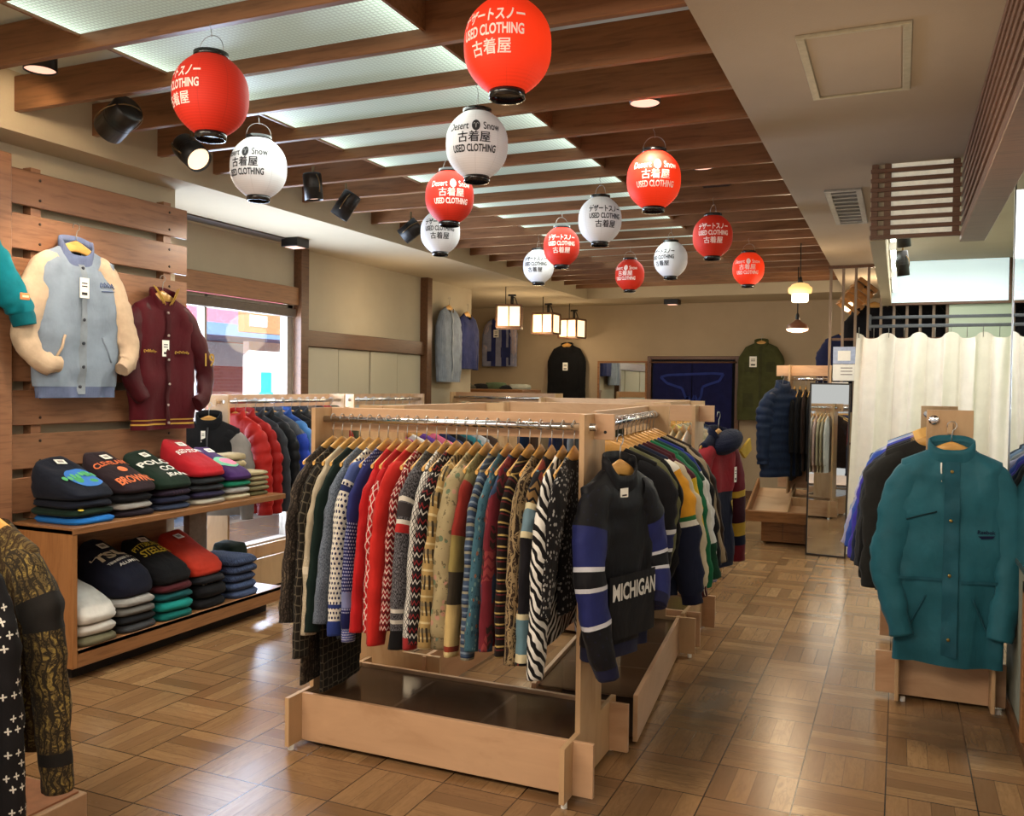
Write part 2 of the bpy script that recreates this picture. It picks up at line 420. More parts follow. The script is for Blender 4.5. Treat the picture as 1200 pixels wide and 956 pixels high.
# back wall door with its frame
b = MB(); b.box(-3.46, -3.40, YB - .07, YB, 0, 2.02, b=.004); b.box(-2.17, -2.11, YB - .07, YB, 0, 2.02, b=.004); b.box(-3.40, -2.17, YB - .07, YB, 1.97, 2.02, b=.004)
tag(b.build('door_frame', W_DARK), kind='structure')
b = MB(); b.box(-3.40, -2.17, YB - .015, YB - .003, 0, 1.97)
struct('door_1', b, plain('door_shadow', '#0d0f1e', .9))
# left wall planks on their battens
for k in range(8):
    z1 = 2.665 - k * .234
    b = MB(); b.box(-4.30, -4.28, 3.225, 4.485, z1 - .188, z1, b=.004)
    for yy in (3.40, 4.33):
        for dz in (.04, .148):
            b.lathe([(0, .003), (.008, .002), (.008, -.001)], 8, 1, Matrix.Translation((-4.279, yy, z1 - dz)) @ Matrix.Rotation(PI/2, 4, 'Y'))
    struct('trim_%d' % (20 + k), b, [W_PLANK, SCREW])
b = MB(); b.box(-4.36, -4.30, 3.36, 3.42, .8, 2.69); b.box(-4.36, -4.30, 4.30, 4.36, .8, 2.69); struct('trim_30', b, W_PLANK)
b = MB(); b.box(-4.36, -4.23, 3.06, 3.20, 0, 2.72, b=.005); struct('trim_31', b, W_PLANK)

# slats
ys = [2.65 + .47 * k for k in range(-4, 20)]
for k, y in enumerate(ys):
    b = MB(); b.box(XL - .004, XR + .01, y, y + .036, 2.90, 3.075, b=.003)
    struct('trim_%d' % (40 + k), b, W_SLAT)

# luminous ceiling between slats
t = NT('luminous_panel'); x, y, _ = t.xyz(t.tc.outputs['Object']); ma = t.ma
gx = ma('ABSOLUTE', ma('SUBTRACT', ma('FRACT', ma('MULTIPLY', x, 48)), .5)); gy = ma('ABSOLUTE', ma('SUBTRACT', ma('FRACT', ma('MULTIPLY', y, 48)), .5))
grid = ma('GREATER_THAN', ma('MAXIMUM', gx, gy), .36)
dist = ma('MINIMUM', ma('SUBTRACT', x, PX0), ma('SUBTRACT', PX1, x))
br = ma('ADD', .62, ma('MULTIPLY', 2.4, ma('POWER', 2.718, ma('MULTIPLY', dist, -9.0))))
fy = ma('FRACT', ma('DIVIDE', ma('ADD', y, 8.14 - 2.65), .47))
br = ma('ADD', br, ma('MULTIPLY', .5, ma('LESS_THAN', ma('ABSOLUTE', ma('SUBTRACT', fy, .5)), .04)))
br = ma('MULTIPLY', br, ma('SUBTRACT', 1.0, ma('MULTIPLY', grid, .45)))
M_LUM = t.fin(s2l('#8f988e'), .5, 0, .2, s2l('#d2e6d4'), ma('MULTIPLY', br, .52))
lp = thing('luminous_ceiling_panel', 'long glowing greenish white egg-crate light panel above the wooden ceiling slats', 'ceiling light', (0, 0, 0))
b = MB(); b.box(PX0, PX1, 1.2, 11.6, 2.966, 2.985); b.build('diffuser', M_LUM, lp)
b = MB(); b.box(PX0 - .014, PX0, 1.2, 11.6, 2.955, 3.09); b.build('side_board', W_SLAT, lp)
b = MB(); b.box(PX1, PX1 + .014, 1.2, 11.6, 2.955, 3.09); b.build('side_board', W_SLAT, lp)

# ---------------------------------------------------------------- window, outside
t = NT('window_glass'); tr = t.t.nodes.new('ShaderNodeBsdfTransparent'); gl = t.t.nodes.new('ShaderNodeBsdfGlossy'); gl.inputs['Roughness'].default_value = .02
mx = t.t.nodes.new('ShaderNodeMixShader'); mx.inputs[0].default_value = .06
t.t.links.new(tr.outputs[0], mx.inputs[1]); t.t.links.new(gl.outputs[0], mx.inputs[2]); t.t.links.new(mx.outputs[0], t.t.nodes['Material Output'].inputs[0])
M_GLASS = t.mat
w1 = tag(bpy.data.objects.new('window_1', None), kind='structure'); COL.objects.link(w1)
b = MB()
for y0, y1 in ((4.46, 4.52), (5.60, 5.63), (6.66, 6.735)): b.box(-5.24, -5.16, y0, y1, .10, 2.27, b=.003)
b.box(-5.24, -5.16, 4.46, 6.735, 2.235, 2.27, b=.003); b.box(-5.24, -5.13, 4.46, 6.735, .08, .15, b=.003)
b.build('window_frame', plain('window_frame_paint', '#8f8579', .5), w1)
b = MB(); b.box(-5.205, -5.195, 4.52, 5.60, .15, 2.235); b.box(-5.215, -5.208, 5.63, 6.66, .15, 2.235); b.build('pane', M_GLASS, w1)
# the street
b = MB(); b.box(-30, -5.3, -8, 40, -.2, -.1); tag(b.build('street_pavement', plain('asphalt', '#9a9aa0', .9)), kind='structure')
def outside(name, boxes, mats, label, cat, parts=()):
    b = MB()
    for q in boxes: b.box(*q[:6], m=q[6] if len(q) > 6 else 0)
    o = b.build(name, mats); tag(o, label, cat)
    for (pn, bx, mt) in parts:
        b = MB()
        for q in bx: b.box(*q)
        b.build(pn, mt, o)
    return o
t = NT('red_brick'); x, y, z = t.xyz(t.tc.outputs['Object'])
br_ = t.n('TexBrick', 0, None, Vector=t.vec(y, z, 0.0), Color1=s2l('#d87a6e'), Color2=s2l('#cc6a60'), Mortar=s2l('#d9a79c'), Scale=4.0)
M_BRICK = t.fin(br_, .85)
outside('street_building', [(-12.0, -11.4, 6.0, 26, -.1, 3.2)], M_BRICK, 'red brick shop building across the street seen through the window', 'building',
        [('awning', [(-11.4, -9.9, 6.0, 26, 2.30, 2.50)], plain('blue_awning', '#6f8fc0', .6)),
         ('upper_wall', [(-11.4, -11.3, 6.0, 26, 2.52, 5.2)], plain('pink_wall', '#d8788c', .7)),
         ('shop_front', [(-11.42, -11.35, 6.0, 26, 1.85, 2.28)], plain('white_fascia', '#f2f3f5', .6))])
outside('street_sign', [(-9.6, -9.5, 9.75, 10.35, .4, 2.05)], plain('sign_white', '#e9e6f2', .6), 'pale standing sign board outside the window by the red bricks', 'sign',
        [('panel', [(-9.5, -9.49, 9.85, 10.25, 1.55, 1.8), (-9.5, -9.49, 9.9, 10.2, .9, 1.35)], plain('sign_grey', '#a9a6a8', .7))])
outside('street_banner', [(-8.3, -8.2, 9.75, 10.75, .3, 2.12)], plain('banner_white', '#f1f6fb', .6), 'white banner with a teal blob outside the window', 'banner',
        [('teal_print', [(-8.2, -8.19, 10.0, 10.22, 1.42, 1.70), (-8.2, -8.19, 9.96, 10.26, 1.34, 1.42)], plain('teal_print', '#35b5c2', .6)), ('stripe', [(-8.2, -8.19, 10.4, 10.62, .3, 2.0)], plain('pale_blue', '#bcd7ee', .6))])
outside('street_notice_board', [(-8.0, -7.9, 9.3, 10.65, 2.22, 2.52)], plain('notice_brown', '#b98663', .6), 'brown notice board hung outside the window above the white banner', 'sign',
        [('disc', [(-7.9, -7.89, 10.3, 10.5, 2.3, 2.48)], plain('disc_white', '#e8e4d8', .6)), ('label', [(-7.9, -7.89, 9.4, 9.75, 2.3, 2.45)], plain('label_blue', '#cfdcf0', .6))])
outside('street_wall', [(-7.6, -7.5, 6.0, 12.0, -.1, .42)], plain('blue_wall', '#7ea3cf', .7), 'low blue wall outside below the shop window', 'wall', [('coping', [(-7.65, -7.45, 6.0, 12.0, .42, .5)], plain('white_coping', '#f0f2f6', .6))])

# ---------------------------------------------------------------- right side bulkhead and recess
LV = 2.785
b = MB()
n = 8; pit = (2.80 - 2.385) / n
for k in range(n):
    z = 2.385 + pit * k
    b.box(-.17, .29, 5.315, 5.34, z, z + .022, b=.002)
for xx in (-.165, -.10): b.box(xx, xx + .035 , 5.325, 5.344, 2.385, 2.797, b=.002)
b.box(.24, .275, 5.325, 5.344, 2.385, 2.797, b=.002)
tag(b.build('louver_screen', W_TREL), 'brown wooden louver screen with seven cream gaps hung below the right ceiling', 'louver')
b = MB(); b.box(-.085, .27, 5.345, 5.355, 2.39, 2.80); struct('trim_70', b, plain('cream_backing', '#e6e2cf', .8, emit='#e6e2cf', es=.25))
b = MB()
for k in range(n):
    z = 2.385 + pit * k
    b.box(.28, .305, .8, 5.34, z, z + .022, b=.002)
b.box(.305, .312, .8, 5.34, 2.40, 2.797)
b.box(.28, .40, .8, 5.36, 2.355, 2.387, b=.003)
tag(b.build('side_louver', W_TREL), 'long brown louver running along the right ceiling with a wide bottom rail', 'louver')
b = MB(); b.box(-.17, -.09, 5.36, 9.45, 2.38, 2.80); struct('trim_71', b, P_FASC)
M_TUBE = glow('tube_glow', '#f2fffb', 6.0)
for k, (y0, y1, z) in enumerate(((5.5, 6.7, 2.60), (6.8, 8.0, 2.56), (8.1, 9.3, 2.52))):
    tl = thing('fluorescent_lamp', ('nearest', 'middle', 'farthest')[k] + ' white fluorescent tube on the side of the right ceiling recess', 'lamp', (-.06, (y0+y1)/2, z), group='fluorescent tubes in the recess')
    h = (y1 - y0) / 2
    b = MB(); b.tube([(0, -h, 0), (0, h, 0)], .016, 10); b.build('tube', M_TUBE, tl)
    b = MB(); b.box(-.028, -.018, -h, h, -.03, .03); b.box(-.028, .018, -h - .02, -h, -.025, .025); b.box(-.028, .018, h, h + .02, -.025, .025); b.build('holder', WHITE_P, tl)
lb = thing('light_box', 'large white lit panel with a thin brown frame high above the curtain', 'light panel', (.39, 9.44, 2.605))
b = MB(); b.box(-.52, .52, -.02, .02, -.20, .195); b.build('panel', plain('white_panel', '#e3eef0', .6, emit='#d6eef2', es=.55), lb)
b = MB()
for q in ((-.545, .545, -.03, .025, -.225, -.20), (-.545, .545, -.03, .025, .195, .21), (.52, .545, -.03, .025, -.20, .195)): b.box(*q, b=.003)
b.build('frame', W_TREL, lb)
b = MB(); b.box(-.09, 1.02, 9.46, 9.5, 2.40, ZC); struct('trim_72', b, P_GREEN)
b = MB(); b.box(.42, 1.02, 9.46, 9.5, 0, 2.40); struct('trim_73', b, P_GREEN)
# hatch and vent
h = thing('ceiling_hatch', 'square access hatch with metal frame in the right ceiling', 'hatch', (-.175, 3.665, ZC))
b = MB(); b.box(-.155, .155, -.335, .335, -.006, .0); b.build('panel', P_CEIL, h)
b = MB()
for q in ((-.19, .19, -.365, -.345), (-.19, .19, .345, .365), (-.19, -.160, -.345, .345), (.160, .19, -.345, .345)): b.box(*q, -.012, 0, b=.002)
b.build('frame', plain('hatch_frame', '#a59c84', .4, .3), h)
v = thing('ceiling_vent', 'grey slotted air vent in the right ceiling beside the louver', 'vent', (-.35, 6.5, ZC))
b = MB(); b.box(-.075, .075, -.56, .56, -.006, 0); b.build('backing', plain('vent_dark', '#4b4944', .7), v)
b = MB()
for q in ((-.11, .11, -.6, -.56), (-.11, .11, .56, .6), (-.11, -.075, -.56, .56), (.075, .11, -.56, .56)): b.box(*q, -.014, 0, b=.002)
b.build('frame', plain('vent_grey', '#85827a', .5, .2), v)
for k in range(9):
    b = MB(); b.box(-.075, .075, -.5 + k * .125, -.47 + k * .125, -.012, -.004); b.build('slat', plain('vent_grey', '#85827a', .5, .2), v)

# ---------------------------------------------------------------- camera
dX = (0.9165612061734468, 0.021478269843434112, -0.3993172163360963)
dY = (0.3996941933516122, -0.017607673715930056, 0.9164794169141594)
dZ = (0.01265334496803603, -0.9996142524748464, -0.024723250398641004)
right = Vector((dX[0], dY[0], dZ[0])).normalized()
back = -Vector((dX[2], dY[2], dZ[2])).normalized()
up = back.cross(right).normalized(); right = up.cross(back)
cam = bpy.data.cameras.new('camera'); co = bpy.data.objects.new('camera', cam); COL.objects.link(co)
co.matrix_world = Matrix(((right.x, up.x, back.x, 0), (right.y, up.y, back.y, 0), (right.z, up.z, back.z, 1.55), (0, 0, 0, 1)))
cam.sensor_width = 36; cam.lens = 1041 / 1200 * 36; cam.clip_start = .05
scn.camera = co
def light(name, kind, loc, e, col=(1, 1, 1), size=.1, rot=None, spot=None, sy=None):
    l = bpy.data.lights.new(name, kind); l.energy = e; l.color = col
    if kind == 'AREA':
        l.size = size
        if sy: l.shape = 'RECTANGLE'; l.size_y = sy
    elif kind == 'SUN': l.angle = .02
    else: l.shadow_soft_size = size
    if spot: l.spot_size = spot; l.spot_blend = .6
    o = bpy.data.objects.new(name, l); COL.objects.link(o); o.location = loc
    if rot: o.rotation_euler = rot
    return o
def aim(o, to):
    o.rotation_euler = (Vector(to) - o.location).to_track_quat('-Z', 'Y').to_euler()
WARM = (1.0, .77, .50); WARM2 = (1.0, .85, .67); COOL = (.9, 1.0, .92)
# ---------------------------------------------------------------- hangers
def mk_hanger_parts():
    b = MB()
    pts = [(-.021 * math.cos(a) , 0, .021 * math.sin(a) - .001) for a in [R(x) for x in (-20, 20, 60, 100, 140, 180, 215, 250)]]
    pts = [(.021 * math.cos(R(a)), 0, .003 + .021 * math.sin(R(a))) for a in (200, 165, 130, 95, 60, 25, -10, -45, -75)] + [(.003, 0, -.03), (0, 0, -.045), (0, 0, -.085)]
    b.tube(pts, .0022, 6); hook = b
    b = MB(); rings = []
    N = 17; n = 8
    for k in range(N):
        x = -.2 + .4 * k / (N - 1); a = abs(x) / .2
        zc = -.103 - .074 * a ** 1.25; h = .024 * (1 - a) + .009; y = .018 * a * a
        th = .0065
        rings.append([b.vert((x, y + th * math.cos(2*PI*j/n), zc + h * math.sin(2*PI*j/n)), (x, zc)) for j in range(n)])
    for k in range(N - 1):
        for j in range(n): b.face((rings[k][j], rings[k][(j+1) % n], rings[k+1][(j+1) % n], rings[k+1][j]), 0, True)
    b.face(rings[0]); b.face(rings[-1][::-1])
    return hook, b
_h0 = None
def hanger(label, loc, rz, group):
    global _h0
    if _h0 is None:
        _h0 = thing('wooden_hanger', label, 'hanger', loc, rz, group)
        hk, br = mk_hanger_parts(); hk.build('hook', STEEL, _h0); br.build('shoulder_bar', W_HANG, _h0)
        return _h0
    c = copy_tree(_h0); c.location = loc; c.rotation_euler = (0, 0, rz); c['label'] = label; c['group'] = group
    return c

# ---------------------------------------------------------------- garments
def sgnp(a, e): return math.copysign(abs(a) ** e, a)
class G: pass
def garment(name, label, cat, loc, rz, L=.7, hw=.27, t=.018, sl=.58, body=None, sleeve=None, cuff=None, hem=None, collar=None, collar_h=.0,
            group=None, seed=1, fold=.004, puff=0.0, drop=.05, out=.0, shw=.215, hemf=1.0, hang=None, hgroup='wooden hangers', tagged=False,
            sry=None, srx=.082, fine=1, spaths=None, hemt=1.0, lower=None, lower_d=.4, fwd=0.0, rot=None, nosleeve=False, cuff_len=.06, hem_len=.07, baff=.085, nw=.080, waist=None, wrk=1.0):
    r = random.Random(seed)
    root = thing(name, label, cat, loc, rz, group, rot)
    g = G(); g.root = root
    ph = [r.uniform(0, 6.3) for _ in range(8)]; fq = [r.uniform(14, 24), r.uniform(28, 44), r.uniform(7, 11)]
    def zs(w): return -.080 - .076 * (w / .2) ** 1.2
    def fo(x, d):
        q = min(1, max(0, (d - .08) / (L * .8)))
        return fold * q * (math.sin(fq[0]*x + ph[0] + 1.5*d) + .55*math.sin(fq[1]*x + ph[1] - 2*d) + .7*math.sin(fq[2]*x + ph[2] + 3*d)) \
            + fold * wrk * 1.5 * mnoise.noise(Vector((x * 9 + seed, d * 7, ph[3]))) * min(1, max(0, d - .02) * 12) + fold * wrk * .8 * mnoise.noise(Vector((x * 22 + seed, d * 15, ph[3])))* min(1, max(0, d - .02) * 12)
    E1, E2 = .62, .72
    rows = []
    wn = [nw, nw + (shw - nw) * .22, nw + (shw - nw) * .46, nw + (shw - nw) * .7, nw + (shw - nw) * .88, shw]
    s0 = zs(shw); zm0 = -.085 - drop; zb0 = -.092
    zc_ = min(zm0 - .12, s0 - .13)
    for i in range(9):
        f = i / 8
        if i < 6: zsd, wq, tt = zs(wn[i]), wn[i], t * (.62 + .38 * i / 5)
        else:
            q = (i - 5) / 3; zsd = s0 + (zc_ - s0) * q; wq = shw + (hw - shw) * q * .8; tt = t
        rows.append((zsd, zm0 + (zc_ - zm0) * f, zb0 + (zc_ - zb0) * f, wq, tt))
    zlast = rows[-1][0]; zend = -.08 - L
    nr = int((12 if fine else 7) + 10 * L * (2 if puff else 1))
    for i in range(1, nr + 1):
        f = i / nr; z = zlast + (zend - zlast) * f
        w = hw * (1 + (hemf - 1) * f ** 1.4) if i > 1 else hw * .97
        rows.append((z, z, z, w * (1 + .012 * math.sin(9 * f + ph[4])), t * (1 + (hemt - 1) * f)))
    na = 40 if fine else 26
    def pt(row, a):
        zside, zm, zb, w, tt = row
        ca, sa = math.cos(a), math.sin(a)
        if waist: w = w * (1 - waist[1] * math.exp(-((-.08 - zside - waist[0]) / .07) ** 2))
        x = w * sgnp(ca, E1); yy = -sgnp(sa, E2)
        m = abs(sa) ** 1.6
        z = zside + ((zm if sa > 0 else zb) - zside) * m
        d = -.08 - z
        pf = puff * abs(math.sin(PI * max(0, d) / baff)) ** .55 if puff else 0
        x *= (1 + pf * .8 / max(w, .1)) if puff else 1
        y = yy * (tt + pf) + fo(x, d)
        return (x, y, z), (x, d)
    hemrow = None
    if hem:
        hemrow = next(i for i, rw in enumerate(rows) if rw[0] < zend + hem_len) if rows[-1][0] < zend + hem_len else None
    def mk(i0, i1, mat, nm, shrink=1.0):
        b = MB(); rg = []
        for i in range(i0, i1):
            rw = rows[i]; rw = (rw[0], rw[1], rw[2], rw[3] * shrink, rw[4] * shrink)
            ring = []
            for j in range(na):
                p, uv = pt(rw, 2 * PI * j / na); ring.append(b.vert(p, uv))
            rg.append(ring)
        for i in range(len(rg) - 1):
            for j in range(na): b.face((rg[i][j], rg[i+1][j], rg[i+1][(j+1) % na], rg[i][(j+1) % na]), 0, True)
        return b.build(nm, mat, root)
    if hemrow:
        mk(0, hemrow + 1, body, 'body'); mk(hemrow, len(rows), hem, 'hem_band', .965)
    else: mk(0, len(rows), body, 'body')
    # front surface, for things sewn on it
    def front(x, d, o=.0015, smooth=False):
        z = -.08 - d
        w, tt = hw, t
        for rw in rows:
            if rw[1] <= z + 1e-6: w, tt = rw[3], rw[4]; break
        q = min(.98, abs(x) / w); c = q ** (1 / E1); s = math.sqrt(max(0, 1 - c * c))
        pf = puff * abs(math.sin(PI * max(0, d) / baff)) ** .55 if puff else 0
        return (x, -(s ** E2) * (tt + pf) + (-fold * 1.6 if smooth else fo(x, d)) - o - fold * .12, z)
    g.front = front; g.L = L
    # sleeves
    ry0 = sry if sry else t * 1.08
    if not nosleeve:
        for sd in (-1, 1):
            if spaths and spaths.get(sd): P = [Vector(p) for p in spaths[sd]]
            else:
                P = [Vector(p) for p in ((.12*sd, 0, -.205), (.178*sd, 0, -.236), ((.214+out*.3)*sd, 0, -.325), ((.230+out*.6)*sd, fwd*.3, -.44), ((.240+out*1.1)*sd, fwd*.7, -.44-(sl-.29)*.6), ((.238+out*1.5)*sd, fwd, -.15-sl))]
            # resample with a Catmull-Rom spline
            Q = []
            n_ = (8 if not puff else 10) if fine else 4
            for i in range(len(P) - 1):
                p0, p1, p2, p3 = P[max(i-1, 0)], P[i], P[i+1], P[min(i+2, len(P)-1)]
                for k in range(n_):
                    u = k / n_
                    Q.append(.5 * ((2*p1) + (p2-p0)*u + (2*p0-5*p1+4*p2-p3)*u*u + (3*p1-p0-3*p2+p3)*u**3))
            Q.append(P[-1]); M_ = len(Q)
            ns = 16 if fine else 10
            ln = [0]
            for i in range(1, M_): ln.append(ln[-1] + (Q[i] - Q[i-1]).length)
            tot = ln[-1]
            rings = []
            for i in range(M_):
                T = (Q[min(i+1, M_-1)] - Q[max(i-1, 0)]).normalized()
                N = Vector((T.z, 0, -T.x)) if abs(T.y) < .95 else Vector((1, 0, 0))
                N.normalize(); B = T.cross(N).normalized()
                f = ln[i] / tot
                rx = srx * (.62 + .38 * min(1, f / .22)) * (1 - .42 * max(0, f - .25) / .75)
                ry = ry0 * (.8 + .2 * min(1, f / .3)) * (1 - .18 * f)
                wr = 1 + (.05 * math.sin(ln[i] * 42 + ph[5] + sd) + .03 * math.sin(ln[i] * 95 + ph[6])) * (1 if fold > 0 else 0)
                if puff: wr = 1 + .22 * abs(math.sin(PI * ln[i] / .075)) ** .6
                if cuff and ln[i] > tot - cuff_len: wr *= .80
                rr_ = []
                for j in range(ns + 1):
                    an = 2 * PI * (j % ns) / ns + (PI if sd < 0 else 0)
                    ca, sa = math.cos(an), math.sin(an)
                    cr_ = 1 + wrk * (.16 * mnoise.noise(Vector((ca * 1.3 + seed, sa * 1.3, ln[i] * 9 + sd))) + .10 * mnoise.noise(Vector((ca * 2.5, sa * 2.5 + seed, ln[i] * 22)))) * min(1, f * 5)
                    rr_.append((Q[i] + N * (rx * wr * cr_ * ca) + B * (ry * (wr if puff else 1) * cr_ * sa), (.055 * 2 * PI * j / ns, ln[i])))
                rings.append(rr_)
            ic = next((i for i in range(M_) if ln[i] > tot - cuff_len), M_ - 1) if cuff else M_ - 1
            def tube(i0, i1, mat, nm):
                b = MB(); ids = [[b.vert(p, uv) for p, uv in rings[i]] for i in range(i0, i1)]
                for i in range(len(ids) - 1):
                    for j in range(ns): b.face((ids[i][j], ids[i][j+1], ids[i+1][j+1], ids[i+1][j]), 0, True)
                if i1 == M_: b.face(ids[-1][:ns], 0)
                return b.build(nm, mat, root)
            sm = sleeve[0 if sd < 0 else 1] if isinstance(sleeve, (list, tuple)) else (sleeve or body)
            if cuff and ic < M_ - 1:
                so_ = tube(0, ic + 1, sm, 'sleeve'); cu_ = tube(ic, M_, cuff, 'cuff'); cu_.parent = so_
            else: tube(0, M_, sm, 'sleeve')
    if collar:
        b = MB(); rg = []
        for (k, (dw, dz, dt)) in enumerate(((.002, -.012, 0), (.003, collar_h * .5, .004), (.0, collar_h, .002), (-.006, collar_h, -.004), (-.006, collar_h * .4, -.003))):
            rw = rows[0]; ring = []
            for j in range(na):
                p, uv = pt((rw[0] + dz, rw[1] + dz, rw[2] + dz, rw[3] + dw, rw[4] + dt + .004), 2*PI*j/na); ring.append(b.vert(p, (uv[0], k * collar_h / 4)))
            rg.append(ring)
        for i in range(len(rg) - 1):
            for j in range(na): b.face((rg[i][j], rg[i][(j+1) % na], rg[i+1][(j+1) % na], rg[i+1][j]), 0, True)
        g.collar = b.build('collar', collar, root)
    g.r2 = None
    if hang is not None:
        lx, ly, lz = loc
        g.hanger = hanger('wooden hanger holding the ' + hang, loc, rz, hgroup)
    return g
def strip(g, name, x0, x1, d0, d1, mat, o=.003, nx=2, label=None, smooth=False):
    """a band sewn on the front of a garment"""
    b = MB(); n = max(3, int((d1 - d0) / .025)); ids = []
    for i in range(n + 1):
        d = d0 + (d1 - d0) * i / n
        ids.append([b.vert(g.front(x0 + (x1 - x0) * k / nx, d, o, smooth), (x0 + (x1-x0)*k/nx, d)) for k in range(nx + 1)])
    for i in range(n):
        for k in range(nx): b.face((ids[i][k], ids[i+1][k], ids[i+1][k+1], ids[i][k+1]), 0, True)
    ob = b.build(name, mat, g.root)
    if label: ob['label'] = label
    return ob
def buttons(g, x, ds, mat, r=.008, on=None):
    for d in ds:
        b = MB(); p = g.front(x, d, .010)
        b.lathe([(r, -.004), (r, .003), (r * .6, .0045), (0, .0035)], 10, 0, Matrix.Translation(p) @ Matrix.Rotation(PI/2, 4, 'X'))
        b.build('button', mat, on or g.root)
def price_tag(g, x, d, w=.035, h=.055, tilt=0.0):
    b = MB(); p = Vector(g.front(x, d, .012)); M_ = Matrix.Translation(p) @ Matrix.Rotation(tilt, 4, 'Y')
    b.box(-w/2, w/2, -.001, .001, -h, 0, M=M_)
    b.box(-w*.3, w*.3, -.0016, -.001, -h*.86, -h*.72, 1, M=M_); b.box(-w*.3, w*.3, -.0016, -.001, -h*.3, -h*.24, 1, M=M_); b.box(-w*.3, w*.3, -.0016, -.001, -h*.45, -h*.39, 1, M=M_)
    b.build('price_tag', [PAPER, INK], g.root)
def sewn_text(g, name, body, x, d, w, h, mat, bold=.02, slant=0.0, arc=0.0, o=.003, smooth=False):
    b = MB()
    write(b, body, h, w, lambda u, v: g.front(x + u + slant * v, d - v - arc * u * u, o, smooth), 0, bold)
    return b.build(name, mat, g.root)

# ---------------------------------------------------------------- plywood racks
def rack(label, loc, rz, L, flip=False, ext=.09, tray=True, beam_ext=.09, frames=(0, 1)):
    root = thing('plywood_clothes_rack', label, 'clothes rack', loc, rz)
    sg = -1 if flip else 1
    for k in frames:
        x = L * k
        b = MB()
        out = [(-.30*sg, .022), (.34*sg, .022), (.34*sg, .228), (.13*sg, .228), (.13*sg, 1.445), (-.13*sg, 1.445), (-.13*sg, .228), (-.30*sg, .228)]
        if flip: out = out[::-1]
        b.prism(out, 0, x - .01, x + .01); b.build('side_frame', W_PLYV, root)
    b = MB(); b.box(-.02, L + ext, -.21*sg, -.19*sg, .022, .225, b=.0015); b.build('front_board', W_PLY, root)
    b = MB(); b.box(-.02, L + ext, .25*sg, .27*sg, .022, .225, b=.0015); b.build('back_board', W_PLY, root)
    b = MB(); b.box(-.015, L + beam_ext, -.01, .01, 1.345, 1.445, b=.0015)
    for xx in (L + beam_ext - .035,): b.lathe([(.006, 0), (.006, .002), (0, .002)], 10, 1, Matrix.Translation((xx, -.01 * sg, 1.375)) @ Matrix.Rotation(PI/2*sg, 4, 'X'))
    b.build('top_beam', [W_PLY, INK], root)
    b = MB(); b.tube([(-.01, -.06*sg, 1.395), (L + .035, -.06*sg, 1.395)], .0145, 14); b.build('rail', CHROME, root)
    if tray:
        b = MB(); b.box(.012, L - .012, -.185*sg, .245*sg, .203, .210); b.build('glass_shelf', M_SHELF, root)
        b = MB(); b.box(.012, L - .012, -.185*sg, .245*sg, .03, .045); b.build('floor_panel', plain('tray_dark', '#4a3728', .6), root)
        b = MB()
        for xx in (.33, .66): b.box(L*xx - .008, L*xx + .008, -.18*sg, .24*sg, .05, .195)
        b.build('divider', W_PLY, root)
    for x in [L * k for k in frames]:
        for y in (-.27, .31):
            b = MB(); b.lathe([(.012, 0), (.012, .022), (0, .022)], 10, 0, Matrix.Translation((x, y*sg, 0))); b.build('foot', WHITE_P, root)
    return root
t = NT('smoked_glass'); M_SHELF = t.fin(s2l('#5a4434'), .1, 0, .6); t.bsdf.inputs['Alpha'].default_value = .5
def on_rack(rk, s, flip=False, z=1.395):
    M_ = Matrix.Translation(rk.location) @ Matrix.Rotation(rk.rotation_euler.z, 4, 'Z')
    p = M_ @ Vector((s, .06 if flip else -.06, z))
    return tuple(p), rk.rotation_euler.z + PI / 2

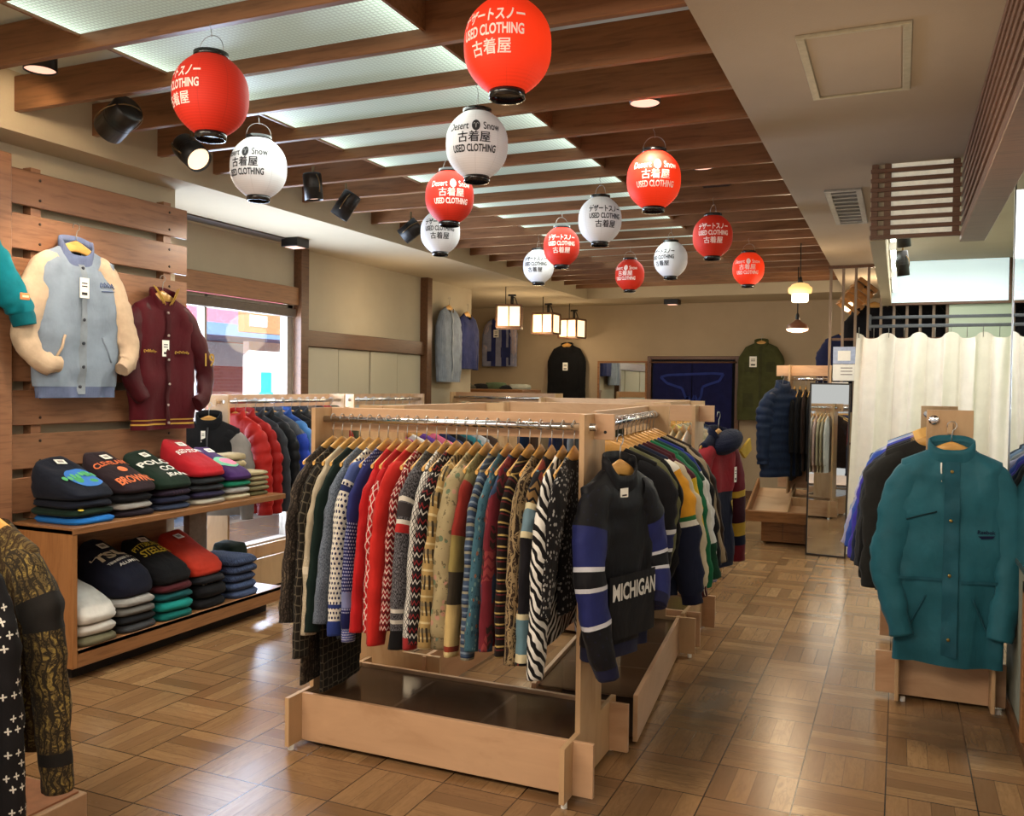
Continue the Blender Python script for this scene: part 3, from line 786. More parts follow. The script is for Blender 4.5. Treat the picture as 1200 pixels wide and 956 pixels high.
# ---------------------------------------------------------------- paper lanterns
def lantern(label, loc, col, rows_, yaw, lit, seed):
    """rows_: the writing; yaw: which way it faces"""
    root = thing('hanging_paper_lantern', label, 'paper lantern', loc, 0, 'red and white paper lanterns hung from the ceiling slats')
    Rr, Hh = .138, .142
    red = col == 'red'
    def rad(z):
        q = max(-1, min(1, z / Hh))
        return Rr * (1 - abs(q) ** 2.6 * .62) ** .9 if abs(q) < 1 else Rr * .38 ** .9
    b = MB(); prof = []
    N = 66
    for k in range(N + 1):
        z = -Hh + 2 * Hh * k / N
        prof.append((rad(z) + (.0016 if k % 2 else -.0008), z))
    b.lathe(prof, 48, 0)
    # writing wraps the paper
    def fn(u, v):
        a = yaw + u / Rr; r = rad(v) + .0026
        return (r * math.cos(a), r * math.sin(a), v)
    for (txt, h, w, v0, bold) in rows_:
        for du, dv in (((0, 0),) if bold else ((-.0009, 0), (.0009, .0004), (0, -.0007))):
            write(b, txt, h, w, lambda u, v, v0=v0: fn(u + du, v + v0 + dv), 1, bold)
    key = ('lantern_red' if red else 'lantern_white') + ('_lit' if lit else '')
    if key not in _mc:
        t = NT(key); x, y, z = t.xyz(t.tc.outputs['Object'])
        ang = t.ma('ARCTAN2', y, x); seam = t.ma('LESS_THAN', t.ma('ABSOLUTE', t.ma('SUBTRACT', t.ma('FRACT', t.ma('MULTIPLY', ang, 8 / (2 * PI))), .5)), .012)
        rib = t.ma('ABSOLUTE', t.ma('SUBTRACT', t.ma('FRACT', t.ma('MULTIPLY', z, 66 / (4 * Hh))), .5))
        c0 = s2l('#cf2f1e') if red else s2l('#e0dedf')
        c1 = s2l('#ab2416') if red else s2l('#cfcccd')
        c = t.mix(t.ma('MULTIPLY', rib, .8), c0, c1); c = t.mix(t.ma('MULTIPLY', seam, .35), c, s2l('#8e2318' if red else '#a9a6a6'))
        em = s2l('#ff3a10') if red else s2l('#f3ecff')
        hot = t.ma('POWER', 2.718, t.ma('MULTIPLY', t.ma('MULTIPLY', z, z), -90.0))
        _mc[key] = t.fin(c, .6, 0, .25, em, t.ma('ADD', .30 if lit else .04, t.ma('MULTIPLY', hot, .3 if lit else .03)))
        t.bsdf.inputs['Transmission Weight'].default_value = 0
    ink = plain('lantern_white_ink', '#f0d9cf', .7, var=.03, emit='#f0d9cf', es=.1) if red else plain('lantern_black_ink', '#262427', .7)
    b.build('paper_shade', [_mc[key], ink], root)
    for nm, z0, z1, r0 in (('top_ring', Hh - .006, Hh + .016, .064), ('bottom_ring', -Hh - .024, -Hh + .006, .058)):
        b = MB(); b.lathe([(r0 - .006, z0), (r0, z0), (r0, z1), (r0 - .006, z1), (r0 - .006, z0)], 28)
        if nm == 'bottom_ring': b.lathe([(0, z0 + .012), (r0 - .006, z0 + .012)], 20)
        b.build(nm, plain('lantern_black_lacquer', '#151213', .18, spec=.6), root)
    b = MB(); top = 2.9 - loc[2]
    a0 = seed * .7
    pts = [(.06 * math.cos(PI * k / 12) , 0, Hh + .012 + .07 * math.sin(PI * k / 12) ** .8) for k in range(13)]
    b.tube(pts, .0013, 5, M=Matrix.Rotation(a0, 4, 'Z'))
    b.tube([(0, 0, Hh + .078), (.004, 0, top - .05), (0, 0, top - .02), (-.008, 0, top - .008), (0, 0, top + .004)], .0013, 5)
    b.build('wire_handle', STEEL, root)
    return root

# ---------------------------------------------------------------- folded clothes
def folded(label, name, cat, x0, y0, z0, w, d, h, mats, group, seed, prints=(), tagp=False, lift=0.0, rz=0.0):
    """a folded garment lying with its fold to +X; w along Y, d along X"""
    r = random.Random(seed)
    root = thing(name, label, cat, (x0, y0, z0), rz, group)
    ph = [r.uniform(0, 6) for _ in range(5)]
    b = MB(); na, nr = 40, 7; rg = []
    def nz(x, y, z=0.0): return mnoise.noise(Vector((x * 11 + seed, y * 11, z * 20 + ph[0])))
    def edge(x, y): return (.30 * min(1, abs(2*y/w)) ** 5 + (.38 if lift else .2) * max(0, 2*x/d) ** 5)
    def P(q, s):       # q angle round the outline, s 0..1 from bottom to top
        e = .42
        cx = sgnp(math.cos(q), e) * d / 2; cy = sgnp(math.sin(q), e) * w / 2
        bul = math.sin(PI * (.10 + .80 * s)) ** .6
        k = 1 - .12 * (1 - bul)
        z = (h + lift * max(0, .5 - cx / d) ** 1.15) * (1 - edge(cx, cy)) * s
        o = 1 + .045 * nz(cx, cy, s) 
        return (cx * k * o, cy * k * o, z * (1 + .10 * nz(cx * .7 + 3, cy * .7) * (1 if s > 0 else 0)) )
    for i in range(nr):
        s = i / (nr - 1); rg.append([b.vert(P(2*PI*j/na, s), (P(2*PI*j/na, s)[1], P(2*PI*j/na, s)[0] + i*.004)) for j in range(na)])
    for i in range(nr - 1):
        for j in range(na): b.face((rg[i][j], rg[i][(j+1) % na], rg[i+1][(j+1) % na], rg[i+1][j]), 0, True)
    b.face(rg[0][::-1])
    def top(x, y):
        return (h + lift * max(0, .5 - x / d) ** 1.15) * (1 - edge(x, y)) * (1 + .10 * nz(x * .7 + 3, y * .7)) + .005 * (1 - (2*x/d)**2) * (1 - (2*y/w)**2) + .003 * nz(x * 2, y * 2, 1)
    last = rg[-1]
    for sc in (.95, .88, .8, .7, .6, .48, .36, .22, .1):
        ring = [b.vert((b.v[rg[-1][j]][0] * sc, b.v[rg[-1][j]][1] * sc, top(b.v[rg[-1][j]][0] * sc, b.v[rg[-1][j]][1] * sc)), (b.v[rg[-1][j]][1]*sc, b.v[rg[-1][j]][0]*sc)) for j in range(na)]
        for j in range(na): b.face((last[j], last[(j+1) % na], ring[(j+1) % na], ring[j]), 0, True)
        last = ring
    b.face(last, 0, True)
    ms = [mats]
    for (txt, u, v, pw, phh, mt, bold) in prints:
        # u along Y (reading direction), v along X (towards the front = down)
        ms.append(mt); mi = len(ms) - 1
        if txt == 'OVAL':
            n = 28; o_ = .0055 + .0006 * mi; pr = None
            for q_ in (0, .35, .7, 1.0):
                rg_ = [b.vert((v + phh/2*q_*math.cos(2*PI*k/n), u + pw/2*q_*math.sin(2*PI*k/n), top(v + phh/2*q_*math.cos(2*PI*k/n), u + pw/2*q_*math.sin(2*PI*k/n)) + o_)) for k in range(n)]
                if pr:
                    for k in range(n): b.face((pr[k], pr[(k+1) % n], rg_[(k+1) % n], rg_[k]), mi, True)
                pr = rg_
        else:
            write(b, txt, phh, pw, lambda a, c, u=u, v=v: (v - c, u + a, top(v - c, u + a) + .0075 + .0006 * mi), mi, bold)
    b.build('cloth', ms, root)
    if tagp:
        b = MB(); M_ = Matrix.Translation((-d*.30, w*.05, top(-d*.30, w*.05) + .010)) @ Matrix.Rotation(math.atan2(lift, d) * 1.0, 4, 'Y') @ Matrix.Rotation(R(r.uniform(-12, 12)), 4, 'Z')
        b.box(-.025, .025, -.028, .028, -.001, .001, M=M_); b.box(-.012, .012, -.016, .016, .001, .0016, 1, M=M_)
        b.build('price_tag', [PAPER, plain('tag_print', '#9a958c', .8)], root)
    return root
def squiggle(g, name, x, d, w, h, n, mat):
    b = MB(); N = n * 8
    b.tube([g.front(x - w/2 + w * k / N + .006 * math.sin(2*PI*k/8 + 1), d + h * math.sin(2*PI*k/8) * (.6 + .4 * math.sin(k * .37)) + .15 * (w * k / N - w/2) ** 2 / w, .007) for k in range(N + 1)], .0022, 5)
    return b.build(name, mat, g.root)
# ================================================================ central island
rkA = rack('light plywood clothes rack nearest the camera with a chrome rail of patterned sweaters', (-2.33, 3.32, 0), 0, 1.23)
rkB = rack('plywood clothes rack side-on to the aisle holding varsity jackets behind the front rack', (-1.215, 3.70, 0), R(95.5), 1.36, frames=(1,), ext=.04, beam_ext=.04)
rkC = rack('plywood clothes rack at the back of the island with white shirts on its rail', (-2.42, 5.50, 0), 0, 1.28, flip=True, beam_ext=.10)
rkD = rack('plywood clothes rack on the far left side of the island behind the front rack', (-2.36, 3.80, 0), R(90), 1.2, flip=True, ext=.02, beam_ext=.02, tray=False)
rkE = rack('plywood clothes rack standing behind the island near the blue door curtain', (-1.62, 6.25, 0), R(90), 1.2, flip=False, ext=.04, beam_ext=.04)
rkE2 = rack('plywood clothes rack farthest back behind the island under the black sweater', (-3.1, 7.9, 0), 0, 1.3, flip=True)

F = fabric
A_LIST = [  # label, short, name, L, sleeve, fabric, sleeve fabric, cuff
 ('long brown and black brocade jacket at the left end of the front rail', 'long brocade jacket', 'brocade_jacket', 1.02, .66, F('f_brocade', 'brocade', '#4a4038', '#2a2420', '#6b5d4c', 1.0, c4='#877761'), None, None),
 ('very long black coat with a grey honeycomb pattern hanging lowest on the front rail', 'honeycomb coat', 'patterned_coat', 1.07, .80, F('f_hex', 'hex', '#231f1b', '#5e5547', k=1.3), None, None),
 ('cream knit cardigan with a lighter snowflake border near its hem', 'cream cardigan', 'cardigan', .70, .70, F('f_cream', 'plain', '#b9ab93', blocks=[(.49, .51, '#8d7f69'), (.59, .61, '#8d7f69')]), F('f_cream_s', 'lattice', '#b9ab93', '#b9ab93', '#e6dcc8', 1.6, blocks=[(0, .40, '#b5a78f'), (.44, .47, '#d8ccb6')]), None),
 ('dark green velvet sweater between cream and grey knits', 'dark green sweater', 'sweater', .76, .68, F('f_dkgreen', 'plain', '#142420'), None, None),
 ('grey blue wool cardigan next to the white dotted knit', 'grey blue cardigan', 'cardigan', .80, .64, F('f_greyblue', 'tweed', '#4b5563', '#7b8494'), None, None),
 ('white knit sweater with navy dots and a navy Nordic yoke', 'dotted Nordic sweater', 'sweater', .74, .69, F('f_nordic', 'dots', '#e3ddd0', '#252b52', k=1.0, blocks=[(.60, .72, '#2b3a78')]),
    F('f_nordic_s', 'dots', '#e3ddd0', '#252b52', k=1.1, blocks=[(0, .11, '#4a5a92'), (.13, .15, '#2c3668'), (.57, .585, '#2b3a78'), (.635, .75, '#2c3d80')]), None),
 ('navy blue knit sweater with small white flecks and a pale patterned cuff', 'flecked navy sweater', 'sweater', .76, .71, F('f_navyfleck', 'dots', '#20245a', '#8d92b8', k=1.5), F('f_navyfleck_s', 'dots', '#20245a', '#a5a9c8', k=1.6, blocks=[(0, .25, '#2a2f6a'), (.52, .58, '#7b82ac'), (.60, .66, '#1b2050')]), F('f_bluewhite', 'dots', '#3f4a94', '#d8d9e8', k=2.2)),
 ('plain red pullover hanging left of the red patterned knit', 'plain red pullover', 'sweater', .70, .66, F('f_red', 'plain', '#b81f22'), None, None),
 ('red knit sweater with a white diamond and star pattern', 'red patterned sweater', 'sweater', .72, .66, F('f_redpat', 'lattice', '#b21e22', '#e2c9bf', '#b21e22', 1.0, blocks=[(0, .1, '#b21e22')]), None, None),
 ('bright red mohair pullover, the largest red sleeve on the front rail', 'bright red mohair pullover', 'sweater', .72, .70, F('f_red2', 'plain', '#c32a24'), None, None),
 ('dark red and white Nordic knit partly hidden beside black tweed', 'dark red Nordic knit', 'sweater', .74, .64, F('f_rednordic', 'zigzag', '#8f1d22', '#e0d6cb', '#2a1a1a', 1.6, c4='#d3bfb2'), None, None),
 ('black and white tweed knit with a red chest band and zigzag cuffs', 'black tweed sweater', 'sweater', .73, .70, F('f_tweedband', 'tweed', '#1b191b', '#6e6c6a', blocks=[(.17, .2, '#d9d2c6'), (.2, .27, '#2a2526'), (.27, .3, '#d9d2c6'), (.3, .33, '#b22a2a')]), F('f_tweedband_s', 'tweed', '#19171a', '#77747a', blocks=[(.16, .175, '#d9d2c6'), (.18, .225, '#3a3436'), (.235, .25, '#d9d2c6'), (.25, .28, '#b22a2a'), (.56, .575, '#cfc8bd'), (.60, .615, '#cfc8bd'), (.64, .75, '#151416')]), None),
 ('black knit with a white diamond lattice down the sleeve', 'black lattice sweater', 'sweater', .72, .70, F('f_bwlat', 'lattice', '#dcd7ce', '#1c1a1c', '#dcd7ce', 1.7, blocks=[(.66, .8, '#a63234')]), None, None),
 ('black sweater with tiny white zigzags and red trim', 'black zigzag sweater', 'sweater', .74, .67, F('f_bwzig', 'zigzag', '#191618', '#d0cbc4', '#231f20', 1.5, c4='#8a2a2c'), None, None),
 ('tan and gold sweater with bands of dark zigzags', 'tan banded sweater', 'sweater', .70, .68, F('f_tanband', 'bands', '#a98c58', '#3b3126', '#cdb98b', 1.0, c4='#8a7a5c'), None, None),
 ('wide beige tapestry jacket woven with pink and green flowers', 'flowered tapestry jacket', 'tapestry_jacket', .66, .68, F('f_tap1', 'floral', '#a3936f', '#6f6549', '#b98a76', .9, c4='#66755c'), None, F('f_tap1c', 'floral', '#7a6b50', '#5d553f', '#93745f', 1.3, c4='#5b6656')),
 ('olive and brick red jacket with cream banded cuffs', 'olive and brick jacket', 'jacket', .68, .70, F('f_olive', 'brocade', '#7d744e', '#6a633f', '#938a66', 1.2, c4='#5a5334'), F('f_olive_s', 'plain', '#7d744e', blocks=[(.08, .27, '#8f2f27'), (.27, .40, '#8d7d49'), (.40, .52, '#3d352a'), (.52, .67, '#c9ad74'), (.67, .69, '#8a3a28'), (.69, .8, '#d2bd88')]), None),
 ('blue grey shirt striped across in navy and pale blue', 'striped blue shirt', 'shirt', .76, .70, F('f_bluestripe', 'hstripe', '#3d4d66', '#7a8796', '#27324a', 1.4, c4='#8f8a76'), None, None),
 ('teal sweater with rust motifs near the middle of the front rail', 'teal motif sweater', 'sweater', .74, .66, F('f_teal', 'floral', '#3d6272', '#2d4c5e', '#6b8a8a', 1.2, c4='#8a5a44'), None, None),
 ('maroon and blue edged sweater half hidden left of the gold striped one', 'maroon edged sweater', 'sweater', .74, .66, F('f_maroon', 'patch', '#6d222c', '#2d3f5c', '#8a3a3a', 1.4, c4='#33231f'), None, None),
 ('black sweater with stacked gold and maroon wavy bars', 'gold barred sweater', 'sweater', .76, .68, F('f_goldbar', 'hstripe', '#1d1512', '#b59a5d', '#5d1f22', 1.7, c4='#1d1512'), None, None),
 ('brown tapestry jacket with tan leaf shapes', 'brown leaf jacket', 'tapestry_jacket', .76, .70, F('f_leaf', 'brocade', '#3b2d22', '#9a8360', '#241b16', .75, c4='#b39a72'), None, None),
 ('black southwestern jacket with rust, slate blue and cream patches', 'southwestern jacket', 'jacket', .74, .69, F('f_sw', 'patch', '#17151a', '#7d2f24', '#5f7f8c', .8, c4='#cfc39f'), F('f_sw_s', 'patch', '#17151a', '#7d2f24', '#17151a', .8, c4='#8a6a40', blocks=[(.15, .17, '#d5c9a5'), (.17, .24, '#6d8794'), (.24, .26, '#d5c9a5'), (.52, .54, '#d5c9a5'), (.54, .66, '#5f7f8c'), (.66, .69, '#d5c9a5')]), None),
 ('black and white zebra striped blouse near the right post', 'zebra blouse', 'blouse', .72, .73, F('f_zebra', 'zebra', '#e5e1da', '#151316', k=1.1), F('f_zebra_s', 'zebra', '#e5e1da', '#151316', k=1.0), None),
 ('black blouse with a small white leopard print beside the right post', 'leopard blouse', 'blouse', .62, .52, F('f_leop', 'leopard', '#1a181a', '#8f8b88', k=.9), F('f_leop_s', 'leopard', '#1a181a', '#a5a19d', k=.9), None),
]
n = len(A_LIST)
for i, (lbl, sh, nm, L_, sl, bf, sf, cf) in enumerate(A_LIST):
    s = .055 + (1.175 - .055) * i / (n - 1)
    loc, rz = on_rack(rkA, s)
    big = sh in ('flowered tapestry jacket', 'zebra blouse', 'southwestern jacket', 'brown leaf jacket', 'tan banded sweater', 'dotted Nordic sweater', 'bright red mohair pullover', 'black tweed sweater')
    garment(nm, lbl, 'jacket' if 'jacket' in nm else ('coat' if 'coat' in nm else ('cardigan' if 'cardigan' in nm else ('shirt' if 'shirt' in nm else ('blouse' if 'blouse' in nm else 'sweater')))),
            loc, rz + R(4 + rnd.uniform(-2.5, 2.5)), L=L_, hw=(.255 + rnd.uniform(-.012, .012)) if sh not in ('leopard blouse', 'honeycomb coat') else .165, t=.0165, nw=.098, sl=sl, body=bf, sleeve=sf, cuff=cf,
            group='patterned tops on the front rail', seed=100 + i, fold=.0035, drop=.045, shw=.205, out=rnd.uniform(.05, .09), srx=.082 if not big else .102,
            sry=(.027 if not big else .034) if sh != 'flowered tapestry jacket' else .052, hang=sh, hgroup='wooden hangers on the front rail', fwd=rnd.uniform(-.01, .01))

# jackets on the side rack (seen sleeve first from the aisle)
nb = F('b_black', 'plain', '#17171a'); navy = F('b_navy', 'plain', '#1b2036'); maroon = F('b_maroon', 'plain', '#431a22')
B_LIST = [
 ('black zip jacket first on the side rack behind the pullover jacket', 'first black side jacket', 'jacket', .70, .60, nb, F('b_black_s', 'plain', '#1b1b20', blocks=[(.28, .30, '#d9d9dc'), (.30, .36, '#2a2f5c'), (.36, .375, '#d9d9dc')]), None, .03),
 ('olive knit cardigan hanging second on the side rack by the post', 'olive cardigan', 'cardigan', .62, .55, F('b_olive', 'plain', '#6a6a4c'), None, None, .020),
 ('plain black blouson hanging third on the side rack', 'plain black blouson', 'jacket', .68, .60, F('b_black2', 'plain', '#101013'), None, None, .026),
 ('navy warm-up jacket with orange sleeve panel edged in green and white', 'navy and orange jacket', 'jacket', .72, .68, navy, F('b_orange', 'plain', '#1b2036', blocks=[(.05, .10, '#e4e0d4'), (.10, .29, '#d99a2e'), (.29, .31, '#2e6a3f'), (.31, .335, '#e4e0d4')]), F('b_navyc', 'plain', '#141830'), .032),
 ('cream piped maroon jacket next to the orange sleeve', 'cream piped maroon jacket', 'jacket', .72, .67, maroon, F('b_cream_s', 'plain', '#cbbfa4', blocks=[(0, .07, '#431a22')]), F('b_stripe_c', 'vstripe', '#431a22', '#d9d2c0', k=1), .022),
 ('maroon jacket with a broad yellow sleeve stripe and yellow cuff band', 'maroon and yellow jacket', 'jacket', .74, .70, maroon, F('b_yellow', 'plain', '#4a1c26', blocks=[(.16, .52, '#d6b42c'), (.62, .655, '#d6b42c')]), None, .032),
 ('bright green jacket with a white sleeve line on the side rack', 'bright green jacket', 'jacket', .70, .68, F('b_green', 'plain', '#1f6a46'), F('b_green_s', 'plain', '#1f6a46'), None, .024),
 ('dark green and white colour block jacket', 'dark green and white jacket', 'jacket', .72, .66, F('b_dgreen', 'plain', '#1c4432'), F('b_dgreen_s', 'plain', '#1c4432', blocks=[(.2, .5, '#dcdcd6')]), None, .024),
 ('royal blue jacket with white sleeves and striped knit cuffs', 'royal blue jacket', 'jacket', .72, .70, F('b_royal', 'plain', '#22307c'), F('b_royal_s', 'plain', '#dddcd8', blocks=[(0, .16, '#22307c')]), F('b_royal_c', 'hstripe', '#22307c', '#e4e4e8', '#22307c', 5.0, c4='#e4e4e8'), .026),
 ('black coach jacket between royal blue and beige on the side rack', 'black coach jacket', 'jacket', .72, .64, F('b_black3', 'plain', '#141416'), None, None, .028),
 ('beige corduroy jacket near the far end of the side rack', 'beige corduroy jacket', 'jacket', .70, .64, F('b_beige', 'vstripe', '#a59478', '#8f7f64', k=2), None, None, .026),
 ('dark brown leather jacket last on the side rack', 'brown leather jacket', 'jacket', .72, .66, F('b_brown', 'plain', '#33241b', rough=.5), None, None, .028),
]
n = len(B_LIST)
for i, (lbl, sh, nm, L_, sl, bf, sf, cf, tt) in enumerate(B_LIST):
    s = -.02 + 1.24 * i / (n - 1)
    loc, rz = on_rack(rkB, s)
    garment(nm, lbl, 'cardigan' if nm == 'cardigan' else 'jacket', loc, rz - PI + R(rnd.uniform(-3, 3)), L=L_, hw=.265 if i > 2 else .215, t=tt, sl=sl, body=bf, sleeve=sf, cuff=cf, group='jackets on the side rack',
            seed=200 + i, fold=.006, drop=.05, out=(.07 + rnd.uniform(-.01, .02)) if i > 2 else -.03, srx=.095, sry=min(.054, tt * 1.7), hang=sh, hgroup='wooden hangers on the side rack')

# pullover jacket hung at the front corner
MJ = F('m_black', 'plain', '#141419', rough=.5); MJS = F('m_black_s', 'lattice', '#141419', '#141419', '#1a1a30', .9, rough=.6, blocks=[(.16, .30, '#262c66'), (.30, .316, '#d5d5dd'), (.316, .37, '#141419'), (.37, .385, '#d5d5dd'), (.385, .50, '#262c66'), (.50, .516, '#d5d5dd')])
mj = garment('pullover_jacket', 'black pullover jacket with navy striped sleeves and white letters on its belly pocket', 'jacket', (-.985, 3.31, 1.345), R(71), L=.74, hw=.215, t=.048, sl=.74, body=MJ, sleeve=MJS,
             cuff=F('m_cuff', 'plain', '#20213f'), hem=F('m_hem', 'plain', '#25273f'), collar=MJ, collar_h=.05, seed=5, fold=.014, drop=.10, srx=.085, sry=.055, hemf=.93, nw=.092, shw=.218, hang='black pullover jacket', hgroup='display hangers',
             spaths={-1: [(-.11, 0, -.20), (-.165, -.01, -.23), (-.205, -.02, -.33), (-.235, -.045, -.5), (-.22, -.07, -.7), (-.18, -.09, -.86)], 1: [(.11, 0, -.20), (.165, 0, -.23), (.21, 0, -.33), (.245, 0, -.46), (.235, -.03, -.58), (.17, -.06, -.66)]})
strip(mj, 'belly_pocket', -.15, .15, .42, .66, F('m_pocket', 'plain', '#16161b', rough=.55), .006, 12, smooth=True)
sewn_text(mj, 'lettering', 'MICHIGAN', .0, .48, .28, .066, F('m_let', 'plain', '#d9d7d2'), .03, o=.012, smooth=True)
price_tag(mj, -.02, .10, .05, .1)

# rugby pullover hung at the far corner
RJ = F('r_navy', 'plain', '#171c33'); RJS = F('r_red', 'plain', '#9c2a33', blocks=[(.33, .36, '#c9a53a'), (.36, .8, '#171c33')])
rj = garment('rugby_jacket', 'navy, red and yellow hooded jacket hung at the far corner of the island', 'jacket', (-.965, 5.24, 1.39), R(76), L=.80, hw=.19, t=.05, sl=.74, body=F('r_block', 'plain', '#171c33', blocks=[(.1, .36, '#9c2a33')]),
             sleeve=[RJS, F('r_red2', 'plain', '#6d1f2a', blocks=[(.3, .34, '#c9a53a'), (.34, .5, '#3a1420'), (.5, .58, '#c9a53a'), (.58, .64, '#171c33')])], hem=RJ, collar=RJ, collar_h=.04, seed=9, fold=.012, drop=.08, out=.05, srx=.08, sry=.055, nw=.09, shw=.19, hang='rugby style hooded jacket', hgroup='display hangers')
b = MB(); b.lathe([(math.sin(PI*k/10), -math.cos(PI*k/10)) for k in range(1, 10)], 20, 0, Matrix.Translation((.02, -.045, -.15)) @ Matrix.Rotation(R(-18), 4, 'Y') @ Matrix.Diagonal((.15, .08, .062, 1)), True); b.build('hood', RJ, rj.root)
b = MB(); b.prism([(.03, -.2), (.17, -.13), (.19, -.2), (.10, -.245)], 1, -.128, -.114); b.build('collar_flap', F('r_yel', 'plain', '#c9a53a'), rj.root)
strip(rj, 'patch', .08, .2, .42, .5, F('r_yel', 'plain', '#c9a53a'), .004)
price_tag(rj, .1, .22, .03, .09)

# white and cream shirts at the back of the island
for i in range(7):
    loc, rz = on_rack(rkC, .95 + .045 * i, True)
    nm_ = ('white', 'ivory', 'chalk white', 'pale pink', 'cream', 'oatmeal', 'bright white')[i]
    garment('shirt', nm_ + ' shirt on the rail at the back of the island', 'shirt', loc, rz, L=.74, hw=.24, t=.015, sl=.58, body=F('c_sh%d' % i, 'plain', ('#d8d2c6', '#d4c8ae', '#cfc9bf', '#d9b9b2', '#cfc2a4', '#b7a98d', '#e2dfda')[i]),
            group='pale shirts at the back of the island', seed=300 + i, fine=0, hang=nm_ + ' shirt behind the island', hgroup='wooden hangers behind the island', sry=.018)
for i in range(9):
    loc, rz = on_rack(rkE, .10 + .10 * i)
    nm_ = ('pale yellow', 'stone grey', 'sand', 'washed khaki', 'light taupe', 'dusty beige', 'slate', 'navy', 'charcoal')[i]
    garment('trousers_and_shirt', nm_ + ' long shirt on the rack behind the island', 'shirt', loc, rz - PI, L=.95, hw=.20, t=.028, sl=.6, body=F('e_sh%d' % i, 'plain', ('#c9bd6a', '#a39b8b', '#b7a483', '#8f8465', '#a5977f', '#b09c7c', '#555b66', '#222842', '#2a2a2c')[i]),
            group='long shirts behind the island', seed=330 + i, fine=0, hang=nm_ + ' long shirt', hgroup='wooden hangers behind the island', sry=.03).root.name = 'long_shirt'
# tops on the far left rack of the island, seen between hangers
for i in range(9):
    loc, rz = on_rack(rkD, .16 + .11 * i, True)
    nm_ = ('magenta', 'white', 'purple', 'pink', 'navy', 'black', 'teal', 'light grey', 'dark brown')[i]
    garment('blouse', nm_ + ' blouse on the far left island rack behind the front rail', 'blouse', loc, rz - PI, L=.62, hw=.23, t=.03, sl=.5, body=F('d_sh%d' % i, 'plain', ('#b52a78', '#d9d6d2', '#5f3a8a', '#c9607f', '#20264a', '#151518', '#24606a', '#9a9a9c', '#3a2a22')[i]),
            group='blouses on the far left island rack', seed=360 + i, fine=0, hang=nm_ + ' blouse behind the front rail', hgroup='wooden hangers on the far left island rack', sry=.03)
for i in range(6):
    loc, rz = on_rack(rkE2, .15 + .18 * i, True)
    nm_ = ('navy', 'grey', 'black', 'olive', 'brown', 'white')[i]
    garment('shirt', nm_ + ' shirt on the farthest rack behind the island', 'shirt', loc, rz, L=.7, hw=.23, t=.03, sl=.55, body=F('e2_%d' % i, 'plain', ('#20264a', '#77777a', '#151518', '#4a4c33', '#4a3326', '#d5d2cc')[i]),
            group='shirts on the farthest rack', seed=390 + i, fine=0, hang=nm_ + ' shirt on the farthest rack', hgroup='wooden hangers on the farthest rack', sry=.035)

# ================================================================ end-panel stands: window row and right stand
def stand(label, loc, L, w=.205, base=(-.31, .275), side=(-.21, .21), rails=(-.07, .07), zt=1.46, beam=False, caps=True):
    root = thing('plywood_clothes_stand', label, 'clothes stand', loc)
    for y in (0.0, L):
        b = MB(); b.box(-w/2, w/2, y, y + .02, .235, zt, b=.0015); b.build('end_panel', W_PLYV, root)
        yy = y + (.06 if y == 0 else -.06)
        b = MB(); b.box(base[0], base[1], yy, yy + .02, .022, .232, b=.0015); b.build('base_board', W_PLY, root)
    for x in side:
        b = MB(); b.box(x - .01, x + .01, -.06, L + .08, .022, .25, b=.004); b.build('side_board', W_PLYV, root)
        for y in (-.03, L + .05):
            b = MB(); b.lathe([(.012, 0), (.012, .022), (0, .022)], 10, 0, Matrix.Translation((x + .03, y + .06, 0))); b.build('foot', WHITE_P, root)
    for x in rails:
        b = MB(); b.tube([(x, -.004, zt - .05), (x, L + .024, zt - .05)], .0145, 12)
        if caps: b.lathe([(.024, 0), (.024, .008), (.016, .013), (0, .013)], 18, 0, Matrix.Translation((x, -.001, zt - .05)) @ Matrix.Rotation(PI/2, 4, 'X'))
        b.build('rail', CHROME, root)
    if beam:
        b = MB(); b.box(-.082, -.060, .02, L, zt - .10, zt, b=.0015); b.build('top_beam', W_PLY, root)
    b = MB(); b.box(side[0] + .012, side[1] - .012, .085, L - .045, .10, .112); b.build('shelf', plain('tray_dark', '#4a3728', .6), root)
    return root
sh_ = stand('plywood clothes stand on the right in front of the cream curtain', (.228, 4.80, 0), 1.25, rails=(-.07,))
b = MB(); b.box(-.012, .012, -.03, .0, 1.345, 1.40, b=.002); b.build('peg', W_PLYV, sh_)
H_LIST = [('charcoal fleece jacket hanging directly behind the teal jacket', 'charcoal fleece', '#2b2a28', .80, .72, .036), ('black wool jacket second behind the teal jacket', 'black wool jacket', '#131315', .80, .70, .03),
 ('dark grey sweatshirt third behind the teal jacket', 'dark grey sweatshirt', '#35363a', .74, .66, .028), ('navy sweatshirt fourth behind the teal jacket', 'navy sweatshirt', '#262d4a', .72, .66, .026), ('violet blue sweatshirt whose sleeve glows by the curtain', 'violet blue sweatshirt', '#463fae', .72, .66, .026),
 ('royal blue shirt behind the violet blue sweatshirt', 'royal blue shirt', '#3a56b0', .7, .62, .024), ('white and lilac shirt deep on the right stand', 'lilac shirt', '#b9b4d4', .7, .62, .024), ('pale grey sweatshirt deep on the right stand', 'pale grey sweatshirt', '#a9acb4', .7, .62, .026),
 ('light blue shirt deep on the right stand', 'light blue shirt', '#8ea6cc', .7, .6, .024), ('slate jacket last on the right stand', 'slate jacket', '#4a5260', .76, .66, .03)]
